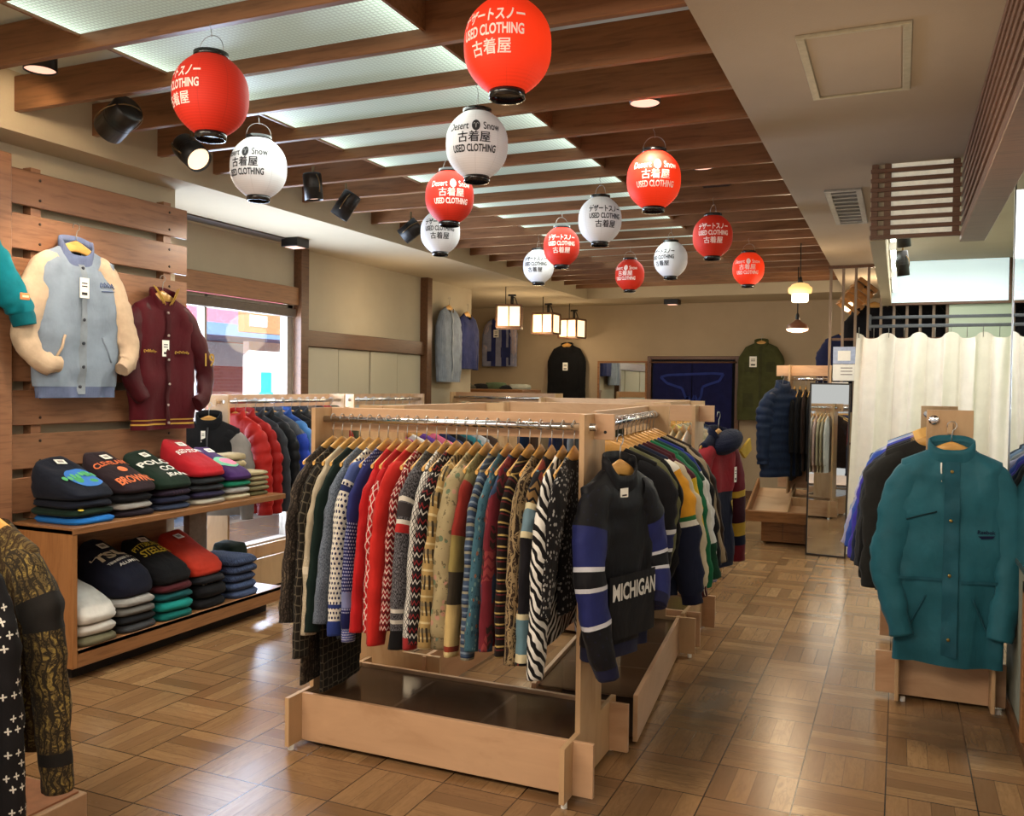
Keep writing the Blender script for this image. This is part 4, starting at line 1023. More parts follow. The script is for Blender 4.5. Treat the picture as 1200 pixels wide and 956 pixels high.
for i, (lbl, sh, c, L_, sl, tt) in enumerate(H_LIST):
    nm = 'fleece_jacket' if 'fleece' in sh else ('jacket' if 'jacket' in sh else ('shirt' if 'shirt' in sh and 'sweat' not in sh else 'sweatshirt'))
    garment(nm, lbl, {'fleece_jacket': 'jacket'}.get(nm, nm), (.228 - .07, 4.93 + .105 * i, 1.41), R(rnd.uniform(-4, 4)), L=L_, hw=.25, t=tt, sl=sl, body=F('h_%d' % i, 'plain', c), group='tops on the right stand', seed=400 + i, fold=.006, out=.02 + .016 * min(i, 6), hang=sh, hgroup='wooden hangers on the right stand', sry=.04, srx=.085)

TE = F('t_teal', 'plain', '#26606f', rough=.5, nz=.12)
tj = garment('windbreaker', 'long teal windbreaker with high collar hung on the front of the right stand', 'jacket', (.232, 4.685, 1.385), R(2), L=1.05, hw=.235, t=.055, sl=.9, body=TE, sleeve=TE, collar=TE, collar_h=.05, seed=11, fold=.016, drop=.075, shw=.215, srx=.088, sry=.05, hemf=1.02, nw=.10, waist=(.64, .07), hang='teal windbreaker', hgroup='display hangers',
             spaths={-1: [(-.12, 0, -.20), (-.175, 0, -.23), (-.215, 0, -.34), (-.25, -.01, -.52), (-.275, -.03, -.70), (-.235, -.05, -.86), (-.205, -.06, -1.0)], 1: [(.12, 0, -.20), (.175, 0, -.23), (.215, 0, -.34), (.245, 0, -.54), (.25, -.02, -.72), (.232, -.045, -.86), (.215, -.06, -.98)]})
TD = F('t_teal2', 'plain', '#205463', rough=.55)
pk = strip(tj, 'placket', -.03, .035, .085, 1.0, TD, .009, 4)
buttons(tj, .0, (.13, .36, .62, .92), plain('brass', '#8a7440', .35, .9), on=pk)
strip(tj, 'waist_cord', -.22, -.035, .635, .65, TD, .010, 10); strip(tj, 'waist_cord', .04, .22, .635, .65, TD, .010, 10)
b = MB(); b.tube([tj.front(-.19 + .13 * k / 8, .365 - .045 * k / 8, .004) for k in range(9)], .004, 6); b.build('chest_zip', F('t_zip', 'plain', '#0f2c33'), tj.root)
sewn_text(tj, 'chest_logo', 'Reebok', .15, .405, .075, .018, F('t_logo', 'plain', '#141c3a'), .02)
b = MB(); b.prism([(.115, -.505), (.185, -.5), (.175, -.512), (.13, -.518)], 1, tj.front(.15, .43)[1] - .004, tj.front(.15, .43)[1] - .001); b.build('chest_mark', F('t_logo', 'plain', '#141c3a'), tj.root)
for sd in (-1, 1):
    b = MB(); b.tube([tj.front(sd * (.10 + .07 * k / 8), .72 + .17 * k / 8, .004) for k in range(9)], .004, 6); b.build('pocket_edge', TD, tj.root)
b = MB(); p0 = Vector(tj.front(-.045, .09, .008)); b.tube([p0, p0 + Vector((.0, -.002, -.03)), p0 + Vector((.003, -.002, -.09))], .004, 6); b.build('zip_pull', WHITE_P, tj.root)
b = MB(); b.box(-.03, .03, .035, .04, -.135, -.10); b.build('neck_label', PAPER, tj.root)

# window row
sf_ = stand('plywood clothes stand by the window packed with puffer jackets', (-4.50, 5.02, 0), 1.45, w=.19, rails=(.05,), beam=True, caps=False, side=(-.18, .18), base=(-.25, .25))
sf2 = stand('second plywood clothes stand along the window wall behind the puffer jackets', (-4.50, 6.62, 0), 1.25, w=.19, rails=(.05,), beam=True, caps=False, side=(-.18, .18), base=(-.25, .25))
b = MB(); b.box(-.02, .02, -.035, .0, 1.395, 1.415); b.box(-.02, .02, -.04, -.03, 1.38, 1.43, b=.003); b.build('hook_block', W_PLYV, sf_)
F_LIST = [('shiny red puffer jacket first on the window stand', 'first red puffer', '#b3241f', 1), ('second red puffer jacket with hood on the window stand', 'second red puffer', '#a5201d', 1), ('dark grey shell jacket behind the red puffers', 'dark grey shell', '#3a3c42', 0),
 ('black puffer jacket behind the red puffers', 'black puffer', '#1b1c20', 1), ('grey and royal blue puffer jacket by the window', 'grey and royal puffer', '#51545c', 2), ('sky blue and navy puffer jacket by the window', 'sky blue puffer', '#2a4f9c', 3), ('black quilted jacket after the blue puffers', 'black quilted jacket', '#17181b', 1),
 ('charcoal puffer jacket with stand collar near the island', 'charcoal puffer', '#26272b', 1), ('brown and cream fleece jacket on the window stand', 'brown and cream fleece', '#6d5a48', 0), ('black hooded jacket on the window stand', 'black hooded jacket', '#121316', 0), ('brick red jacket at the far end of the window stand', 'brick red jacket', '#8f2620', 0), ('olive jacket last on the window stand', 'olive jacket', '#4a4a34', 0)]
for i, (lbl, sh, c, pf) in enumerate(F_LIST):
    bf = F('fj_%d' % i, 'plain', c, rough=.45 if pf else .7); sf = bf
    if pf == 2: sf = F('fj_2s', 'plain', '#2c49b8', rough=.45, blocks=[(0, .12, '#51545c')])
    if pf == 3: sf = F('fj_3s', 'plain', '#4f86c9', rough=.45)
    garment('puffer_jacket' if pf else 'jacket', lbl, 'jacket', (-4.45, 5.15 + .108 * i, 1.41), R(rnd.uniform(-3, 3)), L=.72, hw=.28, t=.03 if pf else .028, sl=.66, body=bf, sleeve=sf, group='jackets on the window stand', seed=500 + i, fold=.004, puff=.013 if pf else 0, out=.03, sry=.042, srx=.09, collar=bf, collar_h=.05, hang=sh, hgroup='wooden hangers on the window stand', fine=1 if i < 8 else 0)
for i in range(8):
    nm_ = ('grey', 'navy', 'black', 'beige', 'dark green', 'brown', 'blue', 'maroon')[i]
    garment('jacket', nm_ + ' jacket on the second window stand', 'jacket', (-4.45, 6.75 + .13 * i, 1.41), R(rnd.uniform(-3, 3)), L=.72, hw=.27, t=.03, sl=.64, body=F('f2_%d' % i, 'plain', ('#6d6d70', '#20264a', '#16161a', '#a08c6a', '#24402f', '#4a3326', '#34568c', '#4a1c24')[i]), group='jackets on the second window stand', seed=530 + i, fine=0, hang=nm_ + ' jacket by the window wall', hgroup='wooden hangers on the second window stand', sry=.036)
FL = F('fl_black', 'plain', '#17171a'); FG = F('fl_grey', 'plain', '#8f8a86')
fl = garment('fleece_jacket', 'black fleece jacket with grey sleeves hung on the end of the window stand', 'jacket', (-4.50, 4.93, 1.385), R(28), L=.70, hw=.25, t=.04, sl=.66, body=F('fl_body', 'plain', '#17171a', blocks=[(.30, .8, '#8f8a86')]), sleeve=F('fl_sl', 'plain', '#8f8a86', blocks=[(0, .06, '#17171a')]), collar=FL, collar_h=.06, seed=13, fold=.01, drop=.08, nw=.09, out=.02, sry=.045, hang='black and grey fleece jacket', hgroup='display hangers')
strip(fl, 'zip', -.006, .006, .04, .66, plain('zip_dark', '#2a2a2e', .4), .004); price_tag(fl, -.03, .10, .03, .08)

# ================================================================ jackets on the plank wall
VB = F('v_blue', 'plain', '#8b98a8', nz=.12); VC = F('v_cream', 'plain', '#d2b79a', rough=.6); VR = F('v_rib', 'vstripe', '#6c7796', '#5d6888', k=4)
vj = garment('varsity_jacket', 'pale blue varsity jacket with cream sleeves on the plank wall', 'jacket', (-4.195, 3.56, 2.395), PI/2, L=.86, hw=.29, t=.05, sl=.8, body=VB, sleeve=VC, hem=VR, collar=VR, collar_h=.05, cuff=VC, seed=21, fold=.015, drop=.12, shw=.235, hemf=.96, nw=.105, srx=.092, sry=.05, hem_len=.065, hang='pale blue varsity jacket', hgroup='display hangers',
             spaths={-1: [(-.13, .005, -.195), (-.19, .005, -.225), (-.245, .0, -.34), (-.315, -.015, -.52), (-.335, -.03, -.64), (-.27, -.06, -.745), (-.17, -.07, -.76)], 1: [(.13, .005, -.195), (.19, .005, -.225), (.245, 0, -.34), (.315, -.015, -.52), (.335, -.03, -.64), (.31, -.05, -.73), (.25, -.065, -.78)]})
pk = strip(vj, 'placket', -.02, .02, .125, .84, F('v_plk', 'plain', '#8d96a0'), .008); buttons(vj, 0, (.145, .30, .43, .56, .69, .80), plain('snap_dark', '#3a3c44', .35, .6), .009, pk)
price_tag(vj, -.005, .20, .06, .11)
squiggle(vj, 'chest_script', .17, .225, .13, .016, 9, F('v_ink', 'plain', '#5f7099')); b = MB(); b.tube([vj.front(.12 + .012 * k, .262 - .001 * k, .003) for k in range(9)], .0025, 5); b.build('chest_underline', F('v_ink', 'plain', '#5f7099'), vj.root)
b = MB(); b.box(-.05, .05, .02, .024, -.175, -.10); b.build('neck_label', [F('v_lab', 'plain', '#1b1b20')], vj.root)
for sd in (-1, 1):
    b = MB(); b.tube([vj.front(sd * (.14 + .05 * k / 6), .52 + .14 * k / 6, .003) for k in range(7)], .007, 6); b.build('pocket_welt', VC if sd < 0 else VB, vj.root)
MR = F('mr_wool', 'plain', '#4d0e17', nz=.10); MS = F('mr_leather', 'plain', '#430c14', rough=.45)
MRB = F('mr_rib', 'plain', '#4f1018', blocks=[(.70, .712, '#c9a047'), (.73, .742, '#c9a047')]); MRC = F('mr_col', 'plain', '#4f1018')
mv = garment('varsity_jacket', 'dark maroon varsity jacket with gold striped collar and the number on its sleeve', 'jacket', (-4.205, 4.20, 2.185), PI/2, L=.85, hw=.265, t=.045, sl=.8, body=MR, sleeve=MS, hem=F('mr_hem', 'plain', '#4f1018', blocks=[(.785, .795, '#c9a047'), (.812, .822, '#c9a047')]), collar=MRC, collar_h=.045, seed=23, fold=.014, drop=.10, shw=.22, hemf=.97, nw=.095, srx=.09, sry=.048, hang='dark maroon varsity jacket', hgroup='display hangers',
             spaths={-1: [(-.12, .005, -.20), (-.18, .005, -.23), (-.23, 0, -.34), (-.27, -.01, -.50), (-.26, -.03, -.64), (-.20, -.05, -.74)], 1: [(.12, .005, -.20), (.18, .005, -.23), (.25, 0, -.34), (.335, -.01, -.50), (.35, -.02, -.62), (.30, -.05, -.73), (.23, -.06, -.78)]})
pk = strip(mv, 'placket', -.018, .018, .105, .83, F('mr_plk', 'plain', '#430b13'), .008); buttons(mv, 0, (.13, .27, .42, .57, .70, .81), plain('snap_light', '#b5a9a0', .3, .6), .008, pk)
price_tag(mv, -.02, .30, .055, .10)
GOLD = F('gold_felt', 'plain', '#c9a047')
squiggle(mv, 'chest_script', .13, .37, .10, .009, 8, GOLD); squiggle(mv, 'chest_script', -.15, .37, .10, .009, 8, GOLD)
b = MB(); write(b, '19', .085, .085, lambda u, v: (.335 + u, -.072 + .3 * (u * u), -.49 + v), 0, .01); b.build('sleeve_number', GOLD, mv.root)
for sd in (-1, 1):
    for q in (0, .016):
        b = MB(); b.tube([(sd * (.104 - .07 * k / 6 - q), -.034 - .010 * math.sin(PI * k / 8), -.05 - .105 * k / 6 - q * .4) for k in range(7)], .0035, 6); b.build('collar_stripe', GOLD, mv.collar)
tj2 = garment('teal_jacket', 'bright teal jacket on the plank wall of which one sleeve with an orange badge shows', 'jacket', (-4.165, 2.72, 2.46), PI/2, L=.85, hw=.30, t=.055, sl=.75, body=F('tt', 'plain', '#0d7f8c'), sleeve=F('tt', 'plain', '#0d7f8c'), cuff=F('tt2', 'plain', '#0b6b76'), seed=25, fold=.012, srx=.115, sry=.07, shw=.24,
               spaths={1: [(.15, 0, -.19), (.22, 0, -.22), (.32, 0, -.34), (.40, 0, -.45), (.465, -.01, -.54), (.485, -.02, -.63)], -1: [(-.15, 0, -.19), (-.22, 0, -.22), (-.30, 0, -.36), (-.33, 0, -.5), (-.31, -.02, -.68), (-.28, -.04, -.80)]}, hang='bright teal jacket', hgroup='display hangers', cuff_len=.07)
b = MB(); b.box(.40, .455, -.098, -.092, -.505, -.47, b=.003); b.box(.41, .445, -.1, -.097, -.493, -.482, 1); b.build('sleeve_badge', [plain('badge_orange', '#e08a50', .6), plain('badge_pale', '#f0d9b8', .6)], tj2.root)
# ================================================================ wall cabinet and folded clothes
cab = thing('display_cabinet', 'long brown wooden cabinet of folded sweatshirts under the plank wall', 'cabinet', (0, 0, 0))
CX, CB = -3.82, -4.28
b = MB(); b.box(CB, CX, 3.22, 3.25, .08, .79, b=.002); b.build('side_panel', wood('cabinet_side_wood', '#9a6a40', '#84552f', 2, 4, 10, .4, .25), cab)
b = MB(); b.box(CB, CX + .004, 3.22, 4.92, .765, .80, b=.003); b.build('top_shelf', W_CAB, cab)
b = MB(); b.box(CB, CX, 3.25, 4.90, .15, .17); b.box(CX - .025, CX, 3.25, 4.90, .08, .172, b=.002); b.build('bottom_shelf', W_CAB, cab)
b = MB(); b.box(CB, CB + .012, 3.25, 4.30, .17, .765); b.build('back_panel', W_CAB, cab)
b = MB(); b.box(CB, CB + .05, 4.46, 4.62, .17, .765); b.build('post', plain('pale_post', '#8d8478', .7), cab)
b = MB(); b.box(CB + .03, CX - .10, 3.3, 4.85, 0, .08); b.build('plinth', plain('plinth_dark', '#1c1511', .8), cab)
GTOP, GBOT = 'folded clothes on the cabinet top', 'folded clothes on the lower cabinet shelf'
def ink(n, c): return plain('print_' + n, c, .7, var=.06)
def stack(x, y, z, layers, group, seed, w=.27, d=.36):
    for k, (lbl, nm, h, mat, prints, tg, dw) in enumerate(layers):
        r = random.Random(seed + k)
        lift = .15 if (k == len(layers) - 1 and h > .045 and d > .3) else 0.0
        folded(lbl, nm, {'folded_trousers': 'trousers', 'folded_jeans': 'jeans'}.get(nm, 'sweatshirt'), x + r.uniform(-.008, .008) + dw, y + r.uniform(-.006, .006), z, w + r.uniform(-.01, .006), d, h, mat, group, seed + k, prints, tg, lift, R(r.uniform(-4, 4)))
        z += h + .0075
    return z
sw = lambda n, c, **k: F('fold_' + n, 'plain', c, **k)
ZT = .8015; FS = 'folded_sweatshirt'
stack(-4.045, 3.41, ZT, [
 ('bright blue folded sweatshirt at the bottom of the nearest stack on the cabinet top', FS, .035, sw('blue', '#2372c4'), [], False, .01),
 ('dark green folded sweatshirt with yellow badges in the nearest stack on the cabinet top', FS, .034, sw('dgr', '#15291f'), [('OVAL', -.10, .165, .03, .03, ink('yellow', '#d9b93e'), 0)], False, 0),
 ('dark navy folded sweatshirt second from top of the nearest stack', FS, .036, sw('nv', '#181c29'), [], False, 0),
 ('black navy folded sweatshirt with a blue globe print topping the nearest stack', FS, .055, sw('nv2', '#1a1e2b'), [('OVAL', .02, .06, .20, .17, ink('globe', '#2f6fc0'), 0), ('OVAL', 0.06, 0.03, 0.07, 0.05, ink('globe_green', '#3f9a5a'), 0), ('OVAL', -0.03, 0.085, 0.05, 0.05, ink('globe_green', '#3f9a5a'), 0), ('OVAL', 0.05, 0.105, 0.05, 0.03, ink('globe_green', '#3f9a5a'), 0), ('OVAL', -0.095, 0.060, .022, .04, ink('script_green', '#58b070'), 0), ('OVAL', -0.068, 0.068, .022, .04, ink('script_green', '#58b070'), 0), ('OVAL', -0.041, 0.052, .022, .04, ink('script_green', '#58b070'), 0), ('OVAL', -0.014, 0.060, .022, .04, ink('script_green', '#58b070'), 0), ('OVAL', 0.013, 0.044, .022, .04, ink('script_green', '#58b070'), 0), ('OVAL', 0.040, 0.052, .022, .04, ink('script_green', '#58b070'), 0), ('OVAL', 0.067, 0.036, .022, .04, ink('script_green', '#58b070'), 0), ('OVAL', 0.094, 0.044, .022, .04, ink('script_green', '#58b070'), 0)], True, 0)], GTOP, 1000, w=.285)
stack(-4.045, 3.705, ZT, [
 ('black plum folded sweatshirt at the bottom of the stack under the orange lettered one', FS, .034, sw('plum', '#221a24'), [], False, 0),
 ('pale grey folded sweatshirt in the stack under the orange lettered one', FS, .034, sw('pgrey', '#a19c97'), [], False, 0),
 ('black folded sweatshirt directly under the orange lettered one', FS, .04, sw('bk', '#15151a'), [], False, 0),
 ('dark brown folded sweatshirt with orange team lettering on the cabinet top', FS, .055, sw('brown', '#2c2026'), [('CLEVELAND', .0, -.05, .24, .045, ink('orange', '#d8703f'), .02), ('OVAL', .0, .03, .06, .05, ink('orange', '#d8703f'), 0), ('BROWNS', .0, .125, .24, .06, ink('orange', '#d8703f'), .02)], True, 0)], GTOP, 1010)
stack(-4.045, 3.995, ZT, [
 ('faded blue folded sweatshirt at the bottom of the stack under the green lettered one', FS, .034, sw('fade', '#39425a'), [], False, 0),
 ('navy folded sweatshirt in the stack under the green lettered one', FS, .034, sw('nv3', '#1e2138'), [], False, 0),
 ('plum brown patterned folded sweatshirt under the green lettered one', FS, .034, F('fold_plumpat', 'brocade', '#3a2c3c', '#2c2233', '#4a3a48'), [], False, 0),
 ('dark green folded sweatshirt with large white three-line lettering on the cabinet top', FS, .055, sw('green', '#17291f'), [('POLO', .0, -.02, .22, .055, ink('white', '#dedbd4'), .03), ('CO', .03, .055, .10, .045, ink('white', '#dedbd4'), .03), ('JEANS', .05, .125, .17, .04, ink('white', '#dedbd4'), .03)], True, 0)], GTOP, 1020)
stack(-4.045, 4.28, ZT, [
 ('oatmeal grey folded sweatshirt at the bottom of the stack under the red one', FS, .034, sw('oat', '#b0a899'), [], False, 0),
 ('dark violet folded sweatshirt in the stack under the red one', FS, .034, sw('viol', '#2a2540'), [], False, 0),
 ('charcoal folded sweatshirt in the stack under the red one', FS, .036, sw('char', '#33353a'), [], False, 0),
 ('black folded sweatshirt directly beneath the red one on the cabinet top', FS, .036, sw('char2', '#24272b'), [], False, 0),
 ('bright red folded sweatshirt with white lettering on the cabinet top', FS, .06, sw('red', '#b3202a'), [('RED STORM', .0, -.02, .20, .04, ink('white', '#dedbd4'), .015)], True, 0)], GTOP, 1030)
stack(-4.045, 4.54, ZT, [
 ('cream folded sweatshirt at the bottom of the stack under the purple one', FS, .034, sw('cream', '#cdbf9f'), [], False, 0),
 ('light grey folded sweatshirt in the stack under the purple one', FS, .034, sw('lgrey', '#a5a29f'), [], False, 0),
 ('emerald green folded sweatshirt under the purple one', FS, .036, sw('emer', '#1c7a5c'), [], False, 0),
 ('purple folded sweatshirt with a pink and green print on the cabinet top', FS, .05, sw('purp', '#43275e'), [('OVAL', .0, .04, .19, .13, ink('mint', '#69b08c'), 0), ('OVAL', .02, .04, .14, .09, ink('pink', '#d8708c'), 0)], True, 0)], GTOP, 1040, w=.24)
TR = 'folded_trousers'
zz = [('olive khaki', '#6d6443'), ('dark khaki', '#7d7252'), ('sand', '#9a8c68'), ('tan', '#a3936f'), ('light tan', '#b0a07c'), ('beige', '#ab9b7a')]
for q, (xx, yy, nn) in enumerate(((-3.99, 4.77, 5), (-4.17, 4.76, 6))):
    stack(xx, yy, ZT, [('%s folded trousers, %s from the bottom of the %s trouser stack' % (a, ('first', 'second', 'third', 'fourth', 'fifth', 'sixth')[k], ('front', 'back')[q]), TR, .026 + .012 * q, sw('tr%d' % k, c), [], False, 0) for k, (a, c) in enumerate(zz[:nn])], GTOP, 1060 + 10 * q, w=.20, d=.17 if q else .19)
ZB = .1715
stack(-4.03, 3.40, ZB, [
 ('olive folded sweatshirt at the bottom of the white stack on the lower shelf', FS, .045, sw('olive2', '#6b6650'), [], False, .03),
 ('white folded sweatshirt in the middle of the nearest stack on the lower shelf', FS, .055, sw('wh1', '#d6d2cc'), [], False, .03),
 ('white folded sweatshirt with a grey print topping the nearest lower stack', FS, .085, sw('wh2', '#dad7d2'), [('SF', -.09, -.02, .06, .05, ink('grey', '#4d5058'), .03)], False, .03)], GBOT, 1100, w=.26)
stack(-4.03, 3.68, ZB, [
 ('dark grey folded sweatshirt at the bottom of the grey stack on the lower shelf', FS, .042, sw('g1', '#3f4145'), [], False, .03),
 ('black folded sweatshirt in the grey stack on the lower shelf', FS, .038, sw('g2', '#1f2024'), [], False, .03),
 ('mid grey folded sweatshirt in the grey stack on the lower shelf', FS, .04, sw('g3', '#6b6966'), [], False, .03),
 ('pale grey folded sweatshirt under the big navy one on the lower shelf', FS, .042, sw('g4', '#95928f'), [], False, .03),
 ('navy black folded sweatshirt with cream three-letter print on the lower shelf', FS, .12, sw('tsu', '#191b2c'), [('TSU', -.01, -.03, .23, .07, ink('cream', '#c9bfa4'), .04), ('TENNESSEE STATE', .01, .04, .2, .02, ink('white', '#dedbd4'), .02), ('ALUMNI', .02, .08, .14, .02, ink('white', '#dedbd4'), .02)], True, 0)], GBOT, 1110, w=.27)
stack(-4.03, 3.97, ZB, [
 ('teal folded sweatshirt at the bottom of the teal stack on the lower shelf', FS, .046, sw('t1', '#126a66'), [], False, .03),
 ('bright teal folded sweatshirt in the teal stack on the lower shelf', FS, .05, sw('t2', '#15827c'), [], False, .03),
 ('dark teal folded sweatshirt under the maroon one on the lower shelf', FS, .04, sw('t3', '#124c50'), [], False, .02),
 ('maroon folded sweatshirt between teal and black ones on the lower shelf', FS, .04, sw('mar', '#4a1a20'), [], False, .02),
 ('black folded sweatshirt with yellow two-line lettering on the lower cabinet shelf', FS, .09, sw('pit', '#141418'), [('PITTSBURGH', .0, -.06, .22, .035, ink('yellow2', '#cdb93a'), .01), ('STEELERS', .01, -.005, .22, .05, ink('yellow2', '#cdb93a'), .02)], True, 0)], GBOT, 1120, w=.27)
stack(-4.03, 4.255, ZB, [
 ('black folded sweatshirt at the bottom of the stack under the orange red one', FS, .06, sw('k1', '#17171b'), [], False, .02),
 ('black folded sweatshirt with small white lettering under the orange red one', FS, .075, F('fold_k2', 'plain', '#131317'), [('OVAL', -.07 + .024 * q_, .14, .017, .012, ink('white', '#dedbd4'), 0) for q_ in range(7)], False, .02),
 ('dark folded sweatshirt directly beneath the orange red one', FS, .04, sw('k3', '#1d1d22'), [], False, .02),
 ('orange red folded sweatshirt topping its stack on the lower shelf', FS, .09, sw('or', '#c23a28'), [], True, 0)], GBOT, 1130, w=.26)
stack(-4.03, 4.56, ZB, [('%s blue folded jeans, %s from the bottom of the jeans stack' % (a, o_), 'folded_jeans', .045, F('fold_j%d' % k, 'tweed', c, '#4a5878'), [], False, 0.02) for k, (a, o_, c) in enumerate((('pale', 'first', '#3c4a6c'), ('faded', 'second', '#303d5e'), ('dark', 'third', '#28324f'), ('deep', 'fourth', '#222b47'), ('ink', 'topmost and fifth', '#252d46')))], GBOT, 1140, w=.25)
stack(-4.17, 4.78, ZB, [('maroon folded sweatshirt low beside the jeans in front of the window', FS, .16, sw('mw', '#3c1b1f'), [], False, 0), ('dark bottle green folded sweatshirt by the window under the cabinet top', FS, .12, sw('bg', '#16251f'), [], False, 0)], GBOT, 1150, w=.2, d=.18)

# ================================================================ clothes on the far walls
def wall_top(name, label, cat, loc, rz, sh, **k):
    return garment(name, label, cat, loc, rz, hang=sh, hgroup='wooden hangers on the far walls', **k)
CH = F('chambray', 'vstripe', '#8d97a6', '#7b8799', k=1); IN = F('indigo', 'plain', '#2c3360')
g_ = wall_top('chambray_shirt', 'grey blue chambray shirt hung on the left wall past the sliding panels', 'shirt', (-5.04, 9.62, 2.60), PI/2, 'grey blue chambray shirt', L=.93, hw=.29, t=.05, sl=.72, body=CH, seed=31, fold=.012, drop=.09, nw=.095, sry=.05)
strip(g_, 'placket', -.02, .02, .05, .9, F('chambray2', 'plain', '#a2aab5'), .004)
wall_top('denim_shirt', 'deep indigo shirt hung next to the grey blue shirt on the left wall', 'shirt', (-5.04, 10.12, 2.56), PI/2, 'deep indigo shirt', L=.72, hw=.27, t=.045, sl=.66, body=IN, seed=32, fold=.01, drop=.09, nw=.095, sry=.045)
PWB = F('patchwork', 'plain', '#8d90a8', blocks=[(.05, .13, '#2b3268')], axis='u'); PWS = F('patchwork_s', 'vstripe', '#b3a4a8', '#8d90b0', k=.7)
g_ = wall_top('patchwork_jacket', 'patched grey and indigo jacket on the back wall under the first lantern lamp', 'jacket', (-5.86, 12.93, 2.74), 0, 'patched jacket', L=.80, hw=.30, t=.05, sl=.68, body=PWB, sleeve=PWS, seed=33, fold=.01, drop=.09, nw=.095, sry=.05)
strip(g_, 'pocket', .05, .18, .5, .66, IN, .008, 4); strip(g_, 'pocket', -.2, -.07, .56, .72, IN, .008, 4); strip(g_, 'panel', .17, .21, .12, .78, IN, .006); price_tag(g_, -.04, .22, .09, .12)
g_ = wall_top('black_sweater', 'plain black sweater with a white tag on the back wall', 'sweater', (-4.72, 12.93, 2.30), 0, 'plain black sweater', L=.86, hw=.31, t=.05, sl=.84, body=F('bsw', 'plain', '#121214'), collar=F('bsw', 'plain', '#121214'), collar_h=.03, seed=34, fold=.01, drop=.09, nw=.095, sry=.05); price_tag(g_, .0, .30, .08, .12)
OL = F('olive_coat', 'plain', '#4a4c2c')
g_ = wall_top('field_coat', 'olive green field coat on the back wall right of the blue door curtain', 'coat', (-1.80, 12.92, 2.31), 0, 'olive green field coat', L=1.12, hw=.32, t=.055, sl=.90, body=OL, collar=OL, collar_h=.05, seed=35, fold=.013, drop=.09, nw=.095, sry=.055)
strip(g_, 'placket', -.02, .02, .05, 1.1, F('olive_coat2', 'plain', '#42442a'), .005)
for x in (-.16, .14): strip(g_, 'chest_pocket', x - .06, x + .06, .30, .44, F('olive_coat2', 'plain', '#42442a'), .007, 4); strip(g_, 'hip_pocket', x - .07, x + .07, .74, .94, F('olive_coat2', 'plain', '#42442a'), .007, 4)
price_tag(g_, -.10, .22, .1, .15)
# low rack top and clothes pile in the back left nook
t = thing('plywood_clothes_rack', 'low plywood clothes rack in the back left nook under the hung shirts', 'clothes rack', (-4.95, 9.62, 0))
b = MB(); b.box(0, 1.35, -.01, .01, 1.36, 1.47, b=.002); b.build('top_beam', W_PLY, t)
for x in (0, 1.33): b = MB(); b.box(x, x + .02, -.13, .13, .02, 1.47, b=.002); b.build('side_frame', W_PLYV, t)
b = MB(); b.tube([(0, -.06, 1.41), (1.36, -.06, 1.41)], .0145, 10); b.build('rail', CHROME, t)
for i in range(6):
    nm_ = ('black', 'navy', 'grey', 'olive', 'blue', 'brown')[i]
    garment('shirt', nm_ + ' shirt on the low rack in the back left nook', 'shirt', (-4.85 + .21 * i, 9.56, 1.41), PI/2, L=.7, hw=.24, t=.035, sl=.55, body=F('nk%d' % i, 'plain', ('#151518', '#20264a', '#77777a', '#4a4c33', '#34568c', '#4a3326')[i]), group='shirts in the back left nook', seed=600 + i, fine=0, hang=nm_ + ' shirt in the nook', hgroup='wooden hangers in the nook', sry=.04)
b = MB(); 
tb = thing('display_table', 'table of folded shirts in the back left nook', 'table', (-5.55, 11.6, 0))
b.box(-.8, .8, -.35, .35, 1.46, 1.50, b=.004); b.build('table_top', W_CAB, tb)
for x in (-.76, .76):
    for y in (-.31, .31): b = MB(); b.box(x - .03, x + .03, y - .03, y + .03, 0, 1.46, b=.003); b.build('leg', W_CAB, tb)
for i in range(8):
    c = ('#9a927c', '#c9c0ac', '#3d4a3a', '#6d6a5c', '#2b2a2c', '#56664c', '#1f2226', '#a5a89c')[i]; nm_ = ('stone', 'ivory', 'moss', 'grey brown', 'black', 'sage', 'ink black', 'pale grey')[i]
    folded(nm_ + ' folded shirt on the table in the back left nook', 'folded_shirt', 'shirt', -6.2 + .186 * i, 11.52, 1.505, .17, .3, .05 + .02 * (i % 3), sw('nk%d' % i, c), 'folded shirts in the nook', 700 + i)

# ================================================================ door curtain, wall mirror
nc = thing('door_curtain', 'dark navy split door curtain with a faint blue emblem in the back wall', 'door curtain', (-2.785, 12.96, 1.93))
b = MB(); NX = 60
for half in range(2):
    ids = []
    for i in range(24):
        z = -i / 23 * 1.88; row = []
        for k in range(31):
            x = -.58 + half * .585 + .575 * k / 30
            row.append(b.vert((x, .012 * math.sin(x * 30 + half) * (.3 + .7 * i / 23), z), (x, z)))
        ids.append(row)
    for i in range(23):
        for k in range(30): b.face((ids[i][k], ids[i][k+1], ids[i+1][k+1], ids[i+1][k]), 0, True)
b.build('cloth', F('noren', 'plain', '#191c48'), nc)
b = MB(); b.tube([(-.64, .0, .0), (.64, 0, .0)], .012, 10); b.build('rod', W_DARK, nc)
b = MB()
for q in ([(-.46, -.22), (-.36, -.19), (.30, -.16), (.46, -.17), (.40, -.27), (.22, -.33), (.16, -.36), (.14, -.50), (.06, -.64)], [(-.46, -.22), (-.36, -.31), (-.14, -.38), (-.08, -.52), (.0, -.66)], [(-.10, -.62), (-.05, -.50), (.0, -.60), (.05, -.48), (.10, -.60)]):
    for (x0, z0), (x1, z1) in zip(q, q[1:]):
        d = Vector((x1 - x0, 0, z1 - z0)); nn = Vector((-d.z, 0, d.x)).normalized() * .018
        b.poly([(x0 - nn.x, -.018, z0 - nn.z), (x1 - nn.x, -.018, z1 - nn.z), (x1 + nn.x, -.018, z1 + nn.z), (x0 + nn.x, -.018, z0 + nn.z)])
b.build('emblem', F('noren_blue', 'plain', '#2c3a80'), nc)
